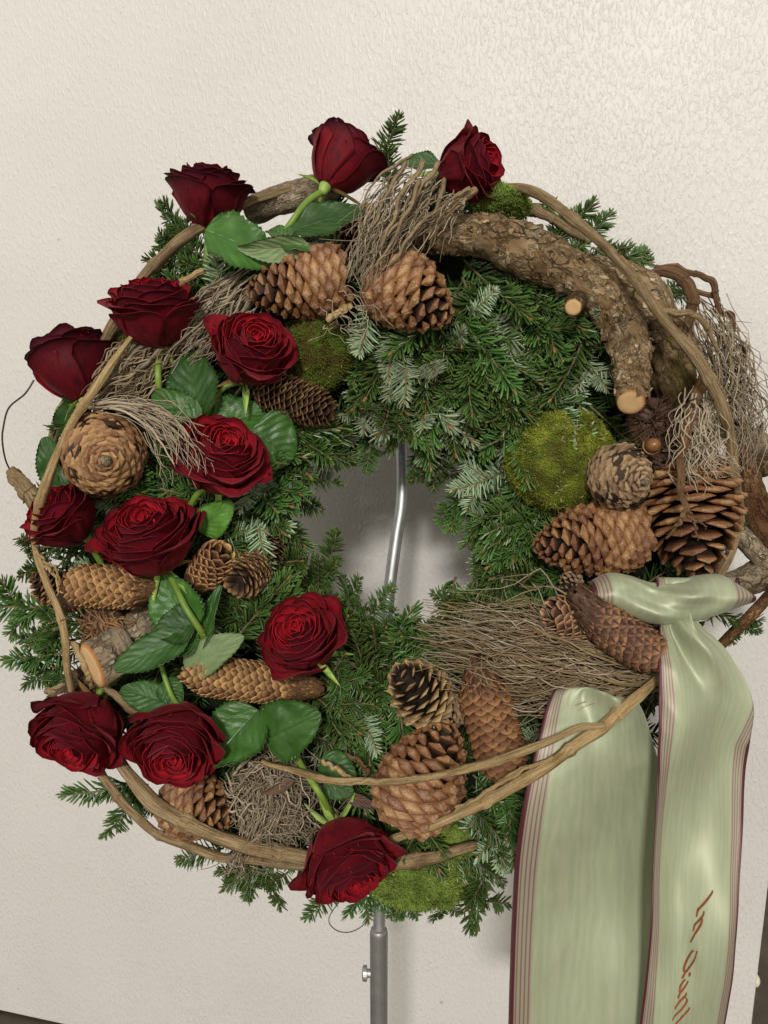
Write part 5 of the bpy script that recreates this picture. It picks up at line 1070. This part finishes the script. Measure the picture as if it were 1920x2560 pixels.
def tail(name, rows, n, m, relief, u0=0.0, u1=1.0, vlen=4.0, hump=0):
    """rows: (left px, left py, right px, right py, depth left, depth right)"""
    R = catmull(np.array(rows, float), n); u = np.linspace(0, 1, m); G = np.zeros((n, m, 3)); UV = np.zeros((n, m, 2))
    for i in range(n):
        lx, ly, rx, ry, dl, dr = R[i]; v = i / (n - 1)
        for j in range(m):
            q = u[j]; y = dl * (1 - q) + dr * q + relief(q, v)
            px, py = lx * (1 - q) + rx * q, ly * (1 - q) + ry * q
            if name == 'tail' and hump: py += hump * g_(v, 0.06, 0.09) * (abs(2 * q - 0.85) ** 2.2 - 0.28)
            s = S(dl * (1 - q) + dr * q)
            G[i, j] = ((px - 960) * s, y, (1280 - py) * s); UV[i, j] = (u0 + ((u1(v) if callable(u1) else u1) - u0) * q, v * vlen)
    return G, UV
def wav(*ts):
    def f(q, v):
        return sum(a * math.sin(2 * PI * (k * q + l * v) + p) * (c0 + (1 - c0) * q) for (a, k, l, p, c0) in ts)
    return f
rdg = lambda x, y, z: (1 - abs(noise.noise(Vector((x, y, z)))) * 2.2)
g_ = lambda x, c, w_: math.exp(-((x - c) / w_) ** 2)
# left tail, rolling over at its top and falling behind the right one
def rel1(q, v):
    y = 0.0075 * math.sin(2 * PI * (0.55 * q + 1.15 * v) + 0.5) + 0.003 * math.sin(2 * PI * (1.1 * q - 1.6 * v) + 2.0)
    y += -0.018 * g_(v, 0.07, 0.09) * math.sin(PI * min(1, q * 1.25 + .05)) - 0.006 * g_(v, 0.13, 0.10) * (0.4 + 0.6 * math.sin(PI * min(1, q * 1.1)))
    y += 0.005 * g_(q - 0.45 * v, 0.30, 0.10) * g_(v, 0.22, 0.14) - 0.006 * g_(q, 0.72, 0.12) * g_(v, 0.16, 0.09)
    y += (0.0022 * abs(math.sin(q * 12 + 3 * v + 0.4)) + 0.0009 * math.sin(q * 33 + 7 * v)) * g_(v, 0.12, 0.10)
    y -= 0.006 * max(0.0, 1 - abs(q - 0.62 - 0.9 * (v - .18)) / 0.16) * g_(v, 0.20, 0.10)
    y += 0.0022 * noise.noise(Vector((q * 3.5, v * 6, 1.0))) - 0.0028 * rdg(q * 5.5, v * 5 + q, 4.0) * g_(v, 0.13, 0.12) - 0.0010 * rdg(q * 2.5 + 3 * v, v * 7, 6.0)
    return y
rows1 = [(1470, 1800, 1540, 1790, -.075, -.075), (1425, 1738, 1545, 1735, -.092, -.090), (1395, 1722, 1575, 1730, -.108, -.104), (1368, 1765, 1608, 1785, -.115, -.108), (1342, 1850, 1634, 1865, -.118, -.109), (1318, 1935, 1656, 1945, -.119, -.107), (1298, 2030, 1676, 2035, -.118, -.103), (1286, 2140, 1684, 2142, -.114, -.097), (1280, 2260, 1684, 2262, -.109, -.094), (1276, 2400, 1680, 2400, -.110, -.096), (1272, 2560, 1672, 2560, -.108, -.094), (1268, 2720, 1668, 2720, -.104, -.090)]
G1, UV1 = tail('tail', rows1, 150, 50, rel1, u1=0.86, hump=95); sheet('tail', G1, UV1)
# right tail, gathered at the knot and widening downwards
def rel2(q, v):
    gath = g_(v, 0.0, 0.16)
    y = 0.0065 * math.sin(2 * PI * (0.7 * q + 1.3 * v) + 1.0) + 0.0035 * math.sin(2 * PI * (1.2 * q - 1.7 * v) + 0.3)
    y += 0.0065 * gath * (abs(math.sin(q * 8 + 1.0)) * 1.6 - 0.8) - 0.007 * g_(q, 0.55 + 0.6 * (v - .1), 0.20) * g_(v, 0.16, 0.12)
    y += 0.006 * g_(q, 0.25 + 0.7 * v, 0.10) * g_(v, 0.12, 0.12)
    y += 0.0035 * q * math.sin(2 * PI * 2.1 * v + 1.0)
    y -= 0.007 * max(0.0, 1 - abs(q - 0.35 - 1.5 * v) / 0.14) * g_(v, 0.10, 0.12) - 0.005 * max(0.0, 1 - abs(q - 0.15 - 1.1 * v) / 0.10) * g_(v, 0.14, 0.12)
    y += 0.0022 * noise.noise(Vector((q * 3.5, v * 7, 8.0))) - 0.0030 * rdg(q * 6 - 5 * v, v * 4, 9.0) * g_(v, 0.06, 0.14) - 0.0010 * rdg(q * 2.5 - 3 * v, v * 8, 11.0)
    return y
rows2 = [(1668, 1530, 1728, 1515, -.112, -.104), (1656, 1575, 1752, 1562, -.120, -.108), (1648, 1630, 1812, 1620, -.126, -.111), (1645, 1700, 1856, 1690, -.131, -.114), (1642, 1780, 1884, 1770, -.135, -.118), (1640, 1870, 1879, 1866, -.136, -.119), (1638, 1960, 1868, 1960, -.133, -.117), (1633, 2080, 1858, 2082, -.130, -.116), (1629, 2200, 1838, 2204, -.130, -.119), (1626, 2320, 1824, 2324, -.132, -.121), (1619, 2440, 1818, 2444, -.130, -.118), (1607, 2560, 1812, 2562, -.126, -.114), (1592, 2720, 1806, 2724, -.122, -.110)]
G2, UV2 = tail('tail', rows2, 130, 40, rel2, u1=lambda v: 0.86 + 0.14 * min(1, max(0, (v - 0.30) / 0.12))); t2 = sheet('tail', G2, UV2)
# the loop over the knot: across = left to right, along = round the fold
n, m = 40, 64; G = np.zeros((n, m, 3)); UV = np.zeros((n, m, 2))
ux = np.linspace(0, 1, m)
px_ = np.interp(ux, [0, .3, .55, .8, 1], [1488, 1600, 1700, 1800, 1896])
tp = catmull(np.array([(1462.0,), (1438,), (1444,), (1462,), (1458,), (1444,), (1444,), (1488,)]), m)[:, 0]
bt = catmull(np.array([(1512.0,), (1535,), (1556,), (1567,), (1566,), (1556,), (1540,), (1512,)]), m)[:, 0]
for j in range(m):
    for i in range(n):
        a = -0.55 * PI + 1.10 * PI * i / (n - 1) ; v = i / (n - 1)
        cy = (tp[j] + bt[j]) / 2; hy = (bt[j] - tp[j]) / 2; q = ux[j]
        bulge = 0.015 + 0.006 * math.sin(PI * q)
        y = -.104 - bulge * math.cos(a) + 0.0
        y += 0.010 * g_(q, 0.42, 0.13) * g_(v, 0.30, 0.16) - 0.006 * g_(q, 0.66, 0.10) * g_(v, 0.36, 0.18) - 0.005 * g_(q, 0.38, 0.12) * g_(v, 0.55, .14) + 0.0022 * math.sin(q * 17 + v * 5) * g_(v, .5, .35)
        y -= 0.007 * max(0.0, 1 - abs(v - 0.30 - 0.55 * (q - .45)) / 0.10) * g_(q, .52, .22) - 0.006 * max(0.0, 1 - abs(v - 0.52 - 0.35 * (q - .45)) / 0.12) * g_(q, .40, .2)
        y -= 0.0010 * rdg(q * 5.0 + 1.2 * v, v * 2.2 - q * 1.5, 3.0) * g_(v, .5, .4)
        tw = 10 * math.sin(PI * q * 2)
        px = px_[j] + tw * (v - .5); py = cy + hy * math.sin(a)
        s = S(-.122); G[i, j] = ((px - 960) * s, y, (1280 - py) * s); UV[i, j] = (q, v * 0.9)
sheet('knot_loop', G, UV)
# second turn of the knot, tucked behind the loop
def rel3(q, v): return 0.004 * math.sin(q * 9 + 2 * v) * v - 0.003 * rdg(q * 5, v * 2, 20.0)
G3, UV3 = tail('knot_back', [(1640, 1480, 1850, 1480, -.080, -.080), (1636, 1452, 1846, 1450, -.096, -.096), (1640, 1446, 1840, 1444, -.106, -.106), (1640, 1474, 1830, 1470, -.110, -.110), (1620, 1520, 1800, 1515, -.113, -.110), (1650, 1560, 1760, 1550, -.104, -.1)], 40, 40, rel3)
sheet('knot_back', G3, UV3)

# printed script on the right tail, strokes as they stand on the cloth
def on_tail(px, py):
    best = None
    P2 = G2.reshape(-1, 3); sx = 960 + P2[:, 0] / (DIST + P2[:, 1]) * F_PX; sy = 1280 - P2[:, 2] / (DIST + P2[:, 1]) * F_PX
    d = (sx - px) ** 2 + (sy - py) ** 2; k = np.argsort(d)[:4]; w_ = 1 / (d[k] + 1)
    y = (P2[k, 1] * w_).sum() / w_.sum(); return np.array(P(px, py, y - 0.0007))
STROKES = [[(806, 735), (792, 775), (720, 870), (660, 935), (640, 965), (632, 1005)], [(668, 930), (645, 950), (625, 1030)],
    [(710, 965), (700, 1010), (655, 1070), (612, 1115), (600, 1150), (590, 1190)], [(692, 1045), (684, 1090), (660, 1140), (610, 1220), (560, 1312)],
    [(600, 1405), (575, 1415), (530, 1490), (495, 1570), (488, 1625), (505, 1640), (550, 1585), (600, 1510), (635, 1410)], [(505, 1640), (480, 1690), (468, 1715)],
    [(556, 1645), (545, 1690)], [(505, 1720), (480, 1745), (448, 1800), (440, 1850), (455, 1860), (500, 1800), (535, 1740)], [(452, 1858), (430, 1905), (422, 1935)],
    [(516, 1868), (500, 1905), (440, 1965), (400, 2020), (388, 2055)], [(500, 1912), (520, 1945), (508, 1985), (460, 2050), (385, 2125), (360, 2175)], [(552, 2030), (530, 2065), (460, 2140), (395, 2215), (350, 2280)]]
mb = MB()
for st_ in STROKES:
    q = catmull(np.array([(1600 + x / 4.425, 2060 + y_ / 4.425) for x, y_ in st_]), 24)
    p3 = np.array([on_tail(*z) for z in q]); k = len(q)
    tg = np.gradient(p3, axis=0); nrm = np.array([0, -1.0, 0]); sd = np.cross(tg, nrm); sd /= np.linalg.norm(sd, axis=1)[:, None] + 1e-9
    hw = (1.2 + 1.5 * np.sin(np.linspace(0.15, PI - 0.15, k))) * S(-.12)
    V = np.vstack([p3 - sd * hw[:, None], p3 + sd * hw[:, None]]) - RO
    V2 = V + np.array((0, 0.0003, 0)); F = [(i, i + 1, k + i + 1, k + i) for i in range(k - 1)]
    F += [tuple(z + 2 * k for z in reversed(f)) for f in F]
    mb.put(np.vstack([V, V2]), F)
add('lettering', mb.mesh('lettering', [MAT['ink']]), t2)
